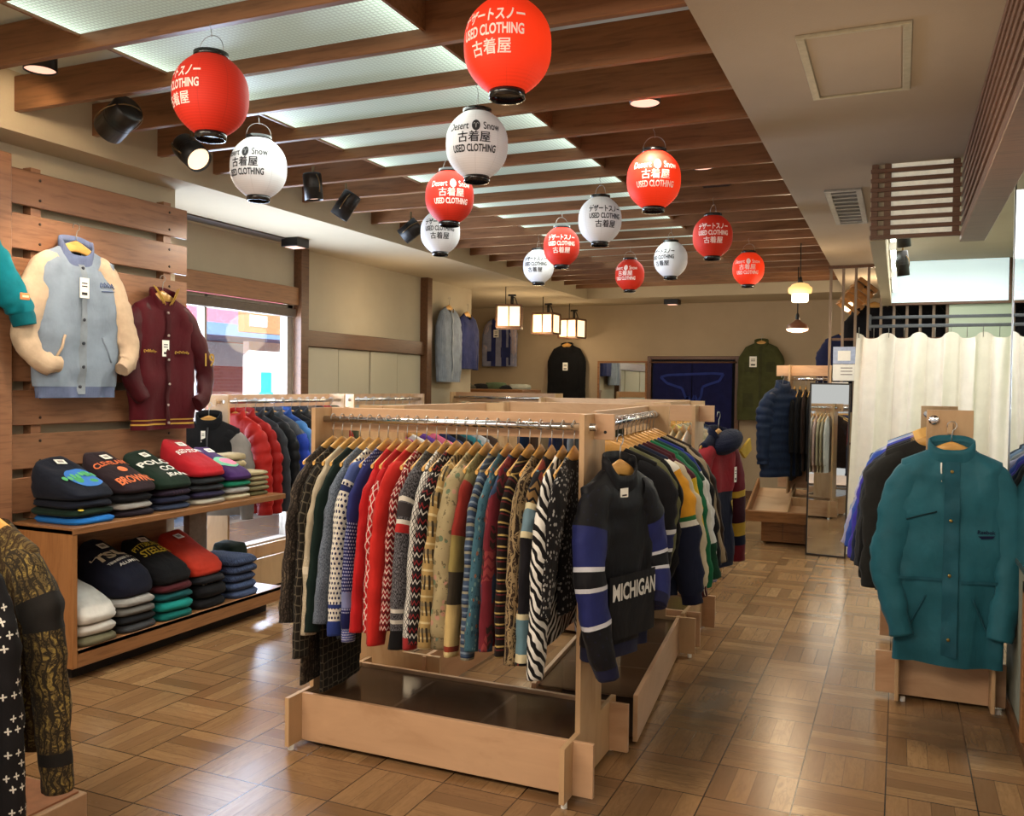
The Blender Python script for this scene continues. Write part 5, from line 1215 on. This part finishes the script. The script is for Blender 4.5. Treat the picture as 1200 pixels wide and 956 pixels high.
M_MIR = NT('mirror_glass').fin(s2l('#dfe4e4'), .015, 1.0, .5)
wm = thing('wall_mirror', 'wide mirror in a thin wooden frame on the back wall left of the door curtain', 'mirror', (-3.86, YB - .012, 1.60))
b = MB(); b.box(-.36, .36, -.006, .0, -.32, .32); b.build('glass', M_MIR, wm)
b = MB()
for q in ((-.39, .39, .32, .35), (-.39, .39, -.35, -.32), (-.39, -.36, -.32, .32), (.36, .39, -.32, .32)): b.box(q[0], q[1], -.025, .0, q[2], q[3], b=.003)
b.build('frame', W_CRATE, wm)

# ================================================================ back right: mirror, tall rack, trough
fm_ = thing('standing_mirror', 'tall narrow standing mirror with a thin dark frame beside the cream curtain', 'mirror', (-.60, 8.72, 0), 0, rot=(R(-.6), R(.4), R(-3.5)))
b = MB(); b.box(-.165, .165, -.006, 0, .02, 1.60); b.build('glass', M_MIR, fm_)
b = MB()
for q in ((-.18, -.165, .0, 1.615), (.165, .18, .0, 1.615), (-.165, .165, .0, .02), (-.165, .165, 1.60, 1.615)): b.box(q[0], q[1], -.012, .012, q[2], q[3], b=.002)
b.box(-.165, .165, .001, .012, .02, 1.60); b.build('frame', plain('mirror_frame', '#221b18', .4), fm_)
rg = thing('plywood_clothes_rack', 'tall plywood clothes rack behind the standing mirror with a navy puffer at its end', 'clothes rack', (-1.02, 9.62, 0))
b = MB(); b.box(-.16, .40, -.01, .01, 1.69, 1.80, b=.002); b.build('top_beam', W_PLY, rg)
for x in (-.02, .38): b = MB(); b.box(x - .01, x + .01, -.12, .12, .48, 1.80, b=.002); b.build('side_frame', W_PLYV, rg)
b = MB(); b.tube([(-.04, -.055, 1.66), (.42, -.055, 1.66)], .0145, 10); b.build('rail', CHROME, rg)
b = MB(); b.box(-.14, .40, .10, .12, .52, .80, b=.002); b.build('back_board', W_PLY, rg)
for i in range(7):
    nm_ = ('black', 'ink black', 'dark brown', 'black', 'navy', 'charcoal', 'blue')[i]
    garment('jacket', ('black jacket nearest the navy puffer on the tall rack' if i == 0 else ('black jacket deep on the tall rack' if i == 3 else nm_ + ' jacket on the tall rack behind the mirror')), 'jacket', (-.99 + .055 * i, 9.565, 1.66), PI/2, L=.95 - .05 * (i % 3), hw=.25, t=.02, sl=.6, body=F('g_%d' % i, 'plain', ('#131316', '#0f1014', '#2a1d18', '#17171a', '#20264a', '#242529', '#2f4472')[i]), group='jackets on the tall rack', seed=620 + i, fine=0, hang=('deep black' if i == 3 else nm_) + ' jacket on the tall rack', hgroup='wooden hangers on the tall rack', sry=.026)
np_ = F('g_navyp', 'plain', '#1d2a44', rough=.45)
garment('puffer_jacket', 'navy puffer jacket hung at the front of the tall rack above the wooden trough', 'jacket', (-1.08, 9.32, 1.67), R(50), L=.92, hw=.24, t=.05, sl=.72, body=np_, sleeve=np_, seed=640, fold=.006, puff=.02, sry=.06, srx=.09, collar=np_, collar_h=.07, hang='navy puffer jacket', hgroup='display hangers')
tg = thing('wooden_trough', 'brown wooden display trough with inner dividers on a plinth near the back wall', 'display trough', (-.98, 9.42, 0))
b = MB(); b.box(-.27, .36, -.22, .4, .02, .235, b=.004); b.build('plinth', W_CRATE, tg)
b = MB()
for x in (-.06, .15): b.box(x - .003, x + .003, -.224, -.218, .05, .23)
b.build('plinth_grooves', W_DARK, tg)
def lean(o):
    pv = Vector((0, -.38, .235)); q = Matrix.Rotation(R(17), 3, 'X')
    o.rotation_euler = (R(17), 0, 0); o.location = pv - q @ pv; return o
b = MB(); b.box(-.38, .42, -.38, -.355, .235, .35, b=.004); lean(b.build('front_board', W_CRATE, tg))
b = MB(); b.box(-.40, -.375, -.38, .45, .235, .36, b=.004); lean(b.build('side_board', W_CRATE, tg))
b = MB(); b.box(.42, .445, -.38, .45, .235, .36, b=.004); lean(b.build('side_board', W_CRATE, tg))
b = MB(); b.box(-.38, .42, -.355, .45, .236, .25); lean(b.build('tray', W_PLY, tg))
b = MB(); b.box(-.02, .0, -.355, .45, .25, .345, b=.002); b.box(-.02, .42, .02, .04, .25, .345, b=.002); lean(b.build('divider', W_PLYV, tg))

# lattice screen
for k in range(14):
    x = -.655 + .118 * k
    b = MB(); b.box(x - .013, x + .013, 9.505, 9.53, 0, ZC, b=.002); struct('trim_%d' % (80 + k), b, wood('lattice_wood', '#7d6a58', '#66523f', 2, 5, 12, .5, .25))
b = MB(); b.box(-.67, .45, 9.532, 9.55, 2.05, 2.075); b.box(-.67, .45, 9.532, 9.55, 1.0, 1.025); struct('trim_96', b, W_DARK)
b = MB(); b.box(-.68, .46, 9.50, 9.54, ZC - .03, ZC); struct('trim_97', b, W_DARK)
for i, (x, z, c, nm_) in enumerate(((-.25, 2.52, '#15151a', 'black'), (.12, 2.62, '#141418', 'jet black'), (-.52, 2.25, '#1c2140', 'navy'), (.34, 2.6, '#101014', 'soot black'))):
    garment('jacket', nm_ + ' jacket hung high behind the lattice screen', 'jacket', (x, 9.72 + .14 * i, z), R(5), L=.85, hw=.25, t=.045, sl=.7, body=F('lt_%d' % i, 'plain', c), group='jackets behind the lattice screen', seed=650 + i, fine=0, hang=nm_ + ' jacket behind the lattice', hgroup='wooden hangers behind the lattice', sry=.05)
# notices on the lattice
for i, (z0, z1, lbl) in enumerate(((1.815, 1.985, 'blue and white photo notice at the top of the lattice screen'), (1.645, 1.81, 'white printed notice below the blue photo notice on the lattice'), (1.50, 1.63, 'small white notice lowest on the lattice behind the mirror'))):
    t = thing('paper_notice', lbl, 'notice', (-.515 if i < 2 else -.55, 9.495, z0))
    h_ = z1 - z0
    b = MB(); b.box(-.105 if i < 2 else -.08, .105 if i < 2 else .08, -.002, .0, 0, h_); b.build('sheet', plain('notice_blue', '#a3afc9', .5) if i == 0 else PAPER, t)
    b = MB()
    if i == 0: b.box(-.06, .06, -.004, -.002, .03, .13)
    else:
        for k in range(3): b.box(-.03, .08, -.0035, -.002, h_ * (.75 - .2 * k), h_ * (.80 - .2 * k))
    b.build('print', PAPER if i == 0 else plain('print_brown', '#7d6f68', .8), t)

# fitting room curtain
cu = thing('fitting_room_curtain', 'cream pleated fitting room curtain behind the right stand', 'curtain', (0, 8.72, 0))
b = MB(); ids = []; NXc = 240
for i in range(40):
    f = i / 39; row = []
    for k in range(NXc + 1):
        u = k / NXc; x = -.37 + 1.30 * u
        topz = 2.075 - .055 * abs(math.sin(PI * u * 5.0)) ** 1.5
        z = topz + (.035 - topz) * f
        amp = .035 + .02 * f
        y = amp * math.sin(2*PI*u*5 + .9*math.sin(9*u)) + .014 * math.sin(2*PI*u*12 + 2*f) + .008 * math.sin(40*u + 8*f) * (1 - f)
        x2 = x - (.06 * f) * (1 - u) + .012 * math.sin(2*PI*u*10)
        row.append(b.vert((x2, y, z), (x, z)))
    ids.append(row)
for i in range(39):
    for k in range(NXc): b.face((ids[i][k], ids[i+1][k], ids[i+1][k+1], ids[i][k+1]), 0, True)
b.build('cloth', F('curtain_cloth', 'plain', '#f0e8da', rough=.8, nz=.04), cu)
for k in range(11):
    x = -.35 + 1.26 * k / 10; b = MB(); b.tube([(x, .005, 2.03), (x, 0, 2.10), (x, -.01, 2.125)], .003, 5); b.build('hook', STEEL, cu)
cr = thing('curtain_rail', 'dark grey double curtain rail above the cream curtain', 'curtain rail', (0, 8.72, 0))
for y, z in ((-.012, 2.118), (.10, 2.205)):
    b = MB(); b.box(-.26, 1.02, y - .012, y + .012, z, z + .028, b=.003); b.build('rail', GREYM, cr)
b = MB(); b.box(-.27, -.25, -.02, .12, 2.10, 2.24, b=.002); b.build('bracket', GREYM, cr)

# right partition: mirror, wooden frame
mr = thing('wall_mirror', 'large mirror covering the right partition beside the teal jacket', 'mirror', (.512, 1.75, 1.72))
b = MB(); b.box(-.004, .004, -3.2, 3.295, -.93, 1.05); b.build('glass', M_MIR, mr)
b = MB(); b.box(-.008, .006, -3.2, 3.3, -.95, -.93, b=.002); b.box(-.008, .006, 3.295, 3.305, -.95, 1.05, b=.002); b.build('frame', STEEL, mr)
wf = thing('wooden_panel_frame', 'orange brown wooden frame low on the right partition', 'panel', (.515, 4.30, 0))
b = MB(); b.box(-.015, .004, -.03, .03, .07, .75, b=.003); b.build('post', W_CRATE, wf); b = MB(); b.box(-.015, .004, -1.4, .03, .70, .75, b=.003); b.build('top_rail', W_CRATE, wf)

# ================================================================ lanterns
L_A = [('Desert', .036, .075, .056, .004), ('\u2648', .05, .03, .058, .006), ('Snow', .036, .072, .056, .004), ('古着屋', .040, .125, .005, .012), ('USED CLOTHING', .026, .165, -.045, .022)]
def rowsA(): return [('A',)]
SPEC = [
 (-2.404, 2.637, 'red', 'B', -62, 0, 'red paper lantern nearest the left spotlights, its writing turned left'),
 (-2.981, 3.610, 'white', 'A', -32, 0, 'white paper lantern below the big red one at the left'),
 (-1.168, 2.610, 'red', 'B', -24, 1, 'largest red paper lantern, cut off by the top of the photo'),
 (-1.764, 3.617, 'white', 'A', -6, 0, 'white paper lantern hanging under the largest red lantern'),
 (-2.393, 4.557, 'red', 'A', 4, 0, 'red paper lantern overlapping a white one above the island'),
 (-2.997, 5.572, 'white', 'B', -2, 0, 'white paper lantern partly hidden behind a red one'),
 (-2.415, 6.460, 'red', 'B', 0, 0, 'red paper lantern beside the small white one over the island'),
 (-3.002, 7.447, 'white', 'B', -14, 0, 'small white paper lantern near the hanging lantern lamps'),
 (-1.801, 5.520, 'white', 'B', 16, 0, 'white paper lantern in the middle between two red ones'),
 (-1.195, 4.551, 'red', 'A', 4, 1, 'glowing orange red paper lantern at middle right'),
 (-2.395, 8.283, 'red', 'A', -20, 0, 'smallest red paper lantern above the black sweater'),
 (-1.786, 7.399, 'white', 'B', -34, 0, 'white paper lantern above the door curtain'),
 (-1.240, 6.374, 'red', 'B', 2, 0, 'red paper lantern right of the far white lantern'),
 (-1.269, 8.195, 'red', 'A', -4, 1, 'glowing red paper lantern nearest the back wall at right'),
]
for i, (x, y, c, st, dy, lit, lbl) in enumerate(SPEC):
    yaw = math.atan2(-y, -x) + R(dy)
    if st == 'A':
        rows_ = [('Desert \u2648 Snow', .050, .245, .052, .012), ('古着屋', .047, .145, .003, 0), ('USED CLOTHING', .032, .205, -.046, .03)]
    else: rows_ = [('デザートスノー', .047, .225, .054, .03), ('USED CLOTHING', .034, .215, .006, .03), ('古着屋', .044, .135, -.044, 0)]
    lantern(lbl, (x, y, 2.63), c, rows_, yaw, lit, i)

# ================================================================ lamps and spotlights
M_SHADE = glow('paper_lamp_shade', '#ffe0ac', 1.5)
for i, y in enumerate((10.28, 11.55, 12.62)):
    t = thing('pendant_lantern_lamp', ('square wooden lantern lamp nearest the left wall shirts', 'middle square wooden lantern lamp of the row', 'square wooden lantern lamp farthest back in the row')[i], 'pendant lamp', (-4.53, y, 2.42), R((20, 0, -8)[i]), group='square lantern lamps')
    w, h = .15, .135
    b = MB(); b.box(-w + .01, w - .01, -w + .01, w - .01, -h + .015, h - .015); b.build('lamp_shade', M_SHADE, t)
    b = MB()
    for sx in (-1, 1):
        for sy in (-1, 1): b.box(sx*w - .012, sx*w + .012, sy*w - .012, sy*w + .012, -h, h)
    for z in (-h, h):
        for s_ in (-1, 1): b.box(-w, w, s_*w - .011, s_*w + .011, z - .012, z + .012); b.box(s_*w - .011, s_*w + .011, -w, w, z - .012, z + .012)
    for s_ in (-1, 1): b.box(-.006, .006, s_*w - .009, s_*w + .009, -h, h)
    b.build('frame', W_DARK, t)
    b = MB(); b.tube([(-.05, 0, .38), (-.05, 0, .14)], .006, 6); b.box(-.05, .09, -.03, .03, .135, .16); b.tube([(.03, 0, .16), (.03, 0, .27)], .02, 8); b.tube([(.03, 0, .26), (.07, .0, .24), (.10, 0, .15)], .008, 6); b.box(-.02, .08, -.02, .02, .26, .285); b.build('hanger_bracket', BLACK, t)
    light('lantern_lamp_light', 'POINT', (-4.53 + .0, y - .3, 2.22), 7, WARM, .08)
pl = thing('pendant_lamp', 'milk glass pendant lamp with a ribbed amber collar at the back right', 'pendant lamp', (-.86, 8.6, 2.42))
b = MB(); b.lathe([(.03, .115), (.075, .10), (.085, .085), (.105, .07), (.108, .045), (.10, .02), (.075, .012)], 28); b.build('collar', glow('amber_glass', '#e8c27a', .9), pl)
b = MB(); b.lathe([(.074, .012), (.076, -.05), (.068, -.062), (0, -.064)], 28); b.build('bowl', glow('milk_glass', '#fff0d8', 2.2), pl)
b = MB(); b.lathe([(.0, .17), (.012, .17), (.016, .14), (.03, .115), (0, .115)], 16); b.tube([(0, 0, .17), (0, 0, .48)], .005, 6); b.build('stem', BLACK, pl)
p2 = thing('pendant_lamp', 'small dark pendant lamp with a flared pink glass shade by the olive coat', 'pendant lamp', (-.97, 9.5, 2.19))
b = MB(); b.lathe([(.02, .075), (.05, .05), (.10, .02), (.112, -.02)], 28); b.build('shade', plain('bronze_glass', '#7a4f3a', .3, .4), p2)
b = MB(); b.lathe([(.111, -.018), (.10, -.04), (.05, -.055), (0, -.058)], 28); b.build('bowl', glow('pink_glass', '#ffd8be', 1.8), p2)
b = MB(); b.tube([(0, 0, .07), (0, 0, .61)], .006, 6); b.lathe([(.022, .07), (.018, .12), (.01, .14), (0, .14)], 14); b.build('stem', BLACK, p2)
light('pendant_light', 'POINT', (-.86, 8.35, 2.2), 12, WARM, .1); light('pendant_light2', 'POINT', (-1.0, 9.35, 2.02), 6, WARM, .08)

M_LENS = glow('spot_lens', '#ffd2b8', 1.5); M_LENS2 = glow('spot_lens_bright', '#ffdcb8', 1.15); M_PINK = glow('downlight_lens', '#ffc9b0', .95)
def spotlight(label, loc, direction, r=.062, ln=.17, lens=None, power=0, tgt=None, pc=WARM2, stem=2.9, hm=None):
    t = thing('ceiling_spotlight', label, 'spotlight', loc, group='black ceiling spotlights')
    d = Vector(direction).normalized(); q = d.to_track_quat('-Z', 'Y').to_matrix().to_4x4()
    b = MB(); b.lathe([(0, ln*.5), (r*.92, ln*.5), (r, ln*.44), (r, -ln*.5), (r*.93, -ln*.5), (r*.9, -ln*.4)], 24, 0, q)
    for k in range(3): b.lathe([(r*1.015, ln*(.18 - .1*k)), (r*1.015, ln*(.15 - .1*k))], 24, 0, q)
    hs = b.build('housing', hm or BLACK, t)
    b = MB(); b.lathe([(0, -ln*.42), (r*.9, -ln*.42)], 20, 0, q); b.build('lens', lens or M_LENS, hs)
    b = MB(); side = q @ Vector((1, 0, 0)); up_ = Vector((0, 0, 1))
    pts = [Vector(q.to_3x3() @ Vector((r*1.5*math.cos(R(a)), 0, r*1.5*math.sin(R(a)) ))) for a in range(-30, 211, 20)]
    b.tube(pts, .004, 6); b.tube([(0, 0, r*.6), (0, 0, stem - loc[2] + .05)], .008, 8); b.build('yoke', plain('yoke_brass', '#6d5738', .4, .7), t)
    if power:
        l = light('spot_' + str(round(loc[1], 1)), 'SPOT', Vector(loc) + d * (ln * .52), power, pc, .04, None, R(75)); aim(l, tgt if tgt else Vector(loc) + d)
    return t
spotlight('black spotlight nearest the front ceiling panel, tilted toward the wall', (-3.53, 3.24, 2.83), (-.75, .1, -.4), .075, .19, power=60, tgt=(-4.25, 3.55, 1.7))
spotlight('black spotlight with a lit lens aimed right below the red lantern', (-3.62, 3.82, 2.82), (.75, -.15, -.55), .072, .18, M_LENS2, power=70, tgt=(-1.9, 3.3, .9))
spotlight('upright black spotlight between two white lanterns', (-3.50, 4.77, 2.82), (.05, .1, -1), .06, .17)
spotlight('black spotlight fourth along the left side, tilted down left', (-3.58, 5.26, 2.80), (-.45, -.2, -.8), .066, .19, power=60, tgt=(-4.3, 4.3, 1.6))
spotlight('black spotlight shining behind the overlapping lanterns', (-3.66, 6.30, 2.80), (-.75, -.2, -.62), .07, .17, M_LENS2, power=60, tgt=(-4.4, 5.8, 1.2))
t = thing('ceiling_downlight', 'black cylinder downlight with a pink disc at the far left of the ceiling', 'downlight', (-3.56, 2.83, 2.965)); b = MB(); b.lathe([(0, .11), (.07, .11), (.07, -.03), (.066, -.03), (.066, -.02)], 24); b.build('housing', BLACK, t); b = MB(); b.lathe([(0, -.022), (.066, -.022)], 24); b.build('lens', M_PINK, t)
for (x, y, lbl) in ((-1.186, 4.32, 'pale pink round downlight between the slats above the glowing lantern'), (-1.185, 5.70, 'narrow pale round downlight between the slats farther back')):
    t = thing('ceiling_downlight', lbl, 'downlight', (x, y, 2.955)); b = MB(); b.lathe([(0, .11), (.076, .11), (.076, 0), (.072, 0)], 24); b.build('housing', BLACK, t); b = MB(); b.lathe([(0, .004), (.072, .004)], 24); b.build('lens', M_PINK, t)
    light('downlight_' + str(int(y)), 'SPOT', (x, y, 2.93), 55, WARM2, .06, (0, 0, 0), R(110))
t = thing('ceiling_speaker_grille', 'dark square speaker grille between the slats right of the lanterns', 'grille', (-1.225, 6.40, 2.99)); b = MB(); b.box(-.1, .1, -.1, .1, 0, .08, b=.004)
for k in range(5): b.box(-.09, .09, -.088 + .04*k, -.07 + .04*k, -.006, 0)
b.build('body', plain('grille_brown', '#3a2418', .6), t)
t = thing('ceiling_downlight', 'black square downlight on the left ceiling above the window', 'downlight', (-4.82, 6.32, ZC)); b = MB(); b.box(-.085, .085, -.085, .085, -.075, 0, b=.004); b.build('housing', BLACK, t); b = MB(); b.box(-.06, .06, -.06, .06, -.078, -.0755); b.build('lens', M_PINK, t)
t = thing('ceiling_downlight', 'small black downlight on the back ceiling above the door curtain', 'downlight', (-2.97, 12.45, ZC)); b = MB(); b.box(-.1, .1, -.1, .1, -.07, 0, b=.004); b.build('housing', BLACK, t); b = MB(); b.box(-.06, .06, -.06, .06, -.073, -.0705); b.build('lens', M_PINK, t)
for k, (x, y, z) in enumerate(((-.0, 6.6, 2.62), (.0, 7.4, 2.52))):
    spotlight(('upper grey spotlight beside the fluorescent tubes', 'lower grey spotlight beside the fluorescent tubes')[k], (x, y, z), (.1, .1, -1), .045, .19, stem=2.8 - .05)
t = thing('slatted_lamp', 'amber wooden slatted lamp glowing behind the lattice screen', 'lamp', (-.42, 9.72, 2.50), 0, rot=(0, R(38), R(15)))
AMB = plain('amber_slat', '#a8743c', .4, var=.2)
for k in range(5):
    z = -.14 + .07 * k
    for q in ((-.11, .11, -.11, -.10), (-.11, .11, .10, .11), (-.11, -.10, -.10, .10), (.10, .11, -.10, .10)):
        b = MB(); b.box(q[0], q[1], q[2], q[3], z - .02, z + .02, b=.002); b.build('slat', AMB, t)
b = MB(); b.lathe([(0, -.06), (.03, -.05), (.04, -.01), (.02, .04), (0, .05)], 16, 0, Matrix.Translation((0, 0, -.12))); b.build('bulb', glow('warm_bulb', '#ffe2b0', 4.0), t)
b = MB(); b.tube([(0, 0, .12), (0, 0, .20)], .01, 8); b.box(-.10, .10, -.10, .10, .155, .165); b.build('mount', BLACK, t)
light('lattice_light', 'POINT', (-.2, 10.6, 2.4), 25, WARM, .1)

# near left rack
nr = thing('low_plinth_rack', 'low wooden clothes rack at the left edge with dark knits on it', 'clothes rack', (-2.82, 2.05, 0))
b = MB(); b.box(-.25, .225, -.1, .2, 0, .10, b=.004); b.build('plinth', W_PLY, nr)
b = MB(); b.box(-.2, .205, -.08, .18, .101, .108); b.build('plinth_tile', plain('plinth_tile', '#a8704f', .4), nr)
b = MB(); b.tube([(.10, -1.2, 1.19), (.10, -.08, 1.19)], .0145, 12); b.build('rail', CHROME, nr)
b = MB(); b.box(.0, .2, -1.2, -1.18, .02, 1.24, b=.002); b.build('end_panel', W_PLYV, nr); b = MB(); b.box(.09, .11, -1.18, -.30, .02, .10, b=.002); b.build('base_board', W_PLY, nr)
N_LIST = [('dark tapestry sweater with gold and rust leaves at the left edge, near the cabinet', 'dark gold tapestry sweater', 'sweater', (-2.69, 1.96), F('n_tap', 'brocade', '#5d4c2c', '#3a2a18', '#86703a', .9, c4='#6d2f24'), F('n_tap_s', 'brocade', '#5d4c2c', '#2c2418', '#8a743c', 1.0, c4='#6d2f24', blocks=[(.17, .27, '#1d1a18'), (.64, .68, '#1d1a18')]), .80, .045),
 ('black cardigan sprinkled with white florets at the left edge', 'black floret cardigan', 'cardigan', (-2.70, 1.81), F('n_cross', 'cross', '#191719', '#dcd6cb', k=1.0), F('n_cross_s', 'cross', '#191719', '#dcd6cb', k=1.1), .95, .04),
 ('plain charcoal cardigan nearest the camera at the left edge', 'charcoal cardigan', 'cardigan', (-2.72, 1.66), F('n_char', 'plain', '#2b282a'), None, .95, .045)]
for i, (lbl, sh, nm, (x, y), bf, sf, L_, tt) in enumerate(N_LIST):
    garment(nm, lbl, nm, (x, y, 1.19), R(-4), L=L_ - .08, hw=.25, t=tt, sl=.84 if i else .76, body=bf, sleeve=sf, group='knits at the left edge', seed=900 + i, fold=.008, out=.06, srx=.088, sry=.05, hang=sh, hgroup='wooden hangers at the left edge')

# ================================================================ light
w = bpy.data.worlds.new('world'); scn.world = w; w.use_nodes = True
bg = w.node_tree.nodes['Background']; bg.inputs[0].default_value = (1.0, .96, .92, 1); bg.inputs[1].default_value = .6
s_ = light('sun', 'SUN', (-8, 8, 9), 11.0, (1, .97, .94)); aim(s_, (-12, 12, 6))
for (x, y, e) in ((-2.45, 4.0, 30), (-2.45, 6.5, 28), (-2.45, 9.2, 22)):
    light('panel_light_%d' % int(y), 'AREA', (x, y, 2.88), e, COOL, 1.2, (0, 0, 0), sy=1.8)
l_ = light('fascia_spot', 'SPOT', (-3.60, 2.83, 2.90), 14, WARM, .04, None, R(80)); aim(l_, (-4.2, 3.15, 2.7))
# unseen fill lights added above the camera to even out the room
light('front_fill', 'AREA', (-1.2, .2, 2.75), 80, WARM2, 2.2, (R(20), 0, 0), sy=1.0)
light('front_fill_left', 'AREA', (-3.0, .9, 2.7), 45, WARM2, 1.2, (R(15), R(-14), 0), sy=1.0)
for (x, y, z, e) in ((-.1, 3.4, 1.9, 10), (-4.6, 7.8, 2.2, 9), (-3.0, 11.2, 2.2, 12), (-1.2, 10.9, 2.3, 10), (-4.9, 11.0, 2.3, 7)):
    light('wash_%d_%d' % (int(-x*10), int(y)), 'POINT', (x, y, z), e, WARM, .3)  # unseen points added to wash walls and ceiling with warm light
light('recess_light', 'AREA', (.42, 7.4, 2.72), 40, (1.0, 1.0, .95), .8, (0, 0, 0), sy=3.0)
light('window_light', 'AREA', (-5.35, 5.7, 1.3), 300, (.64, .78, 1.0), 1.9, (0, R(-90), 0), sy=1.9)
scn.view_settings.view_transform = 'Standard'
scn.view_settings.exposure = .22
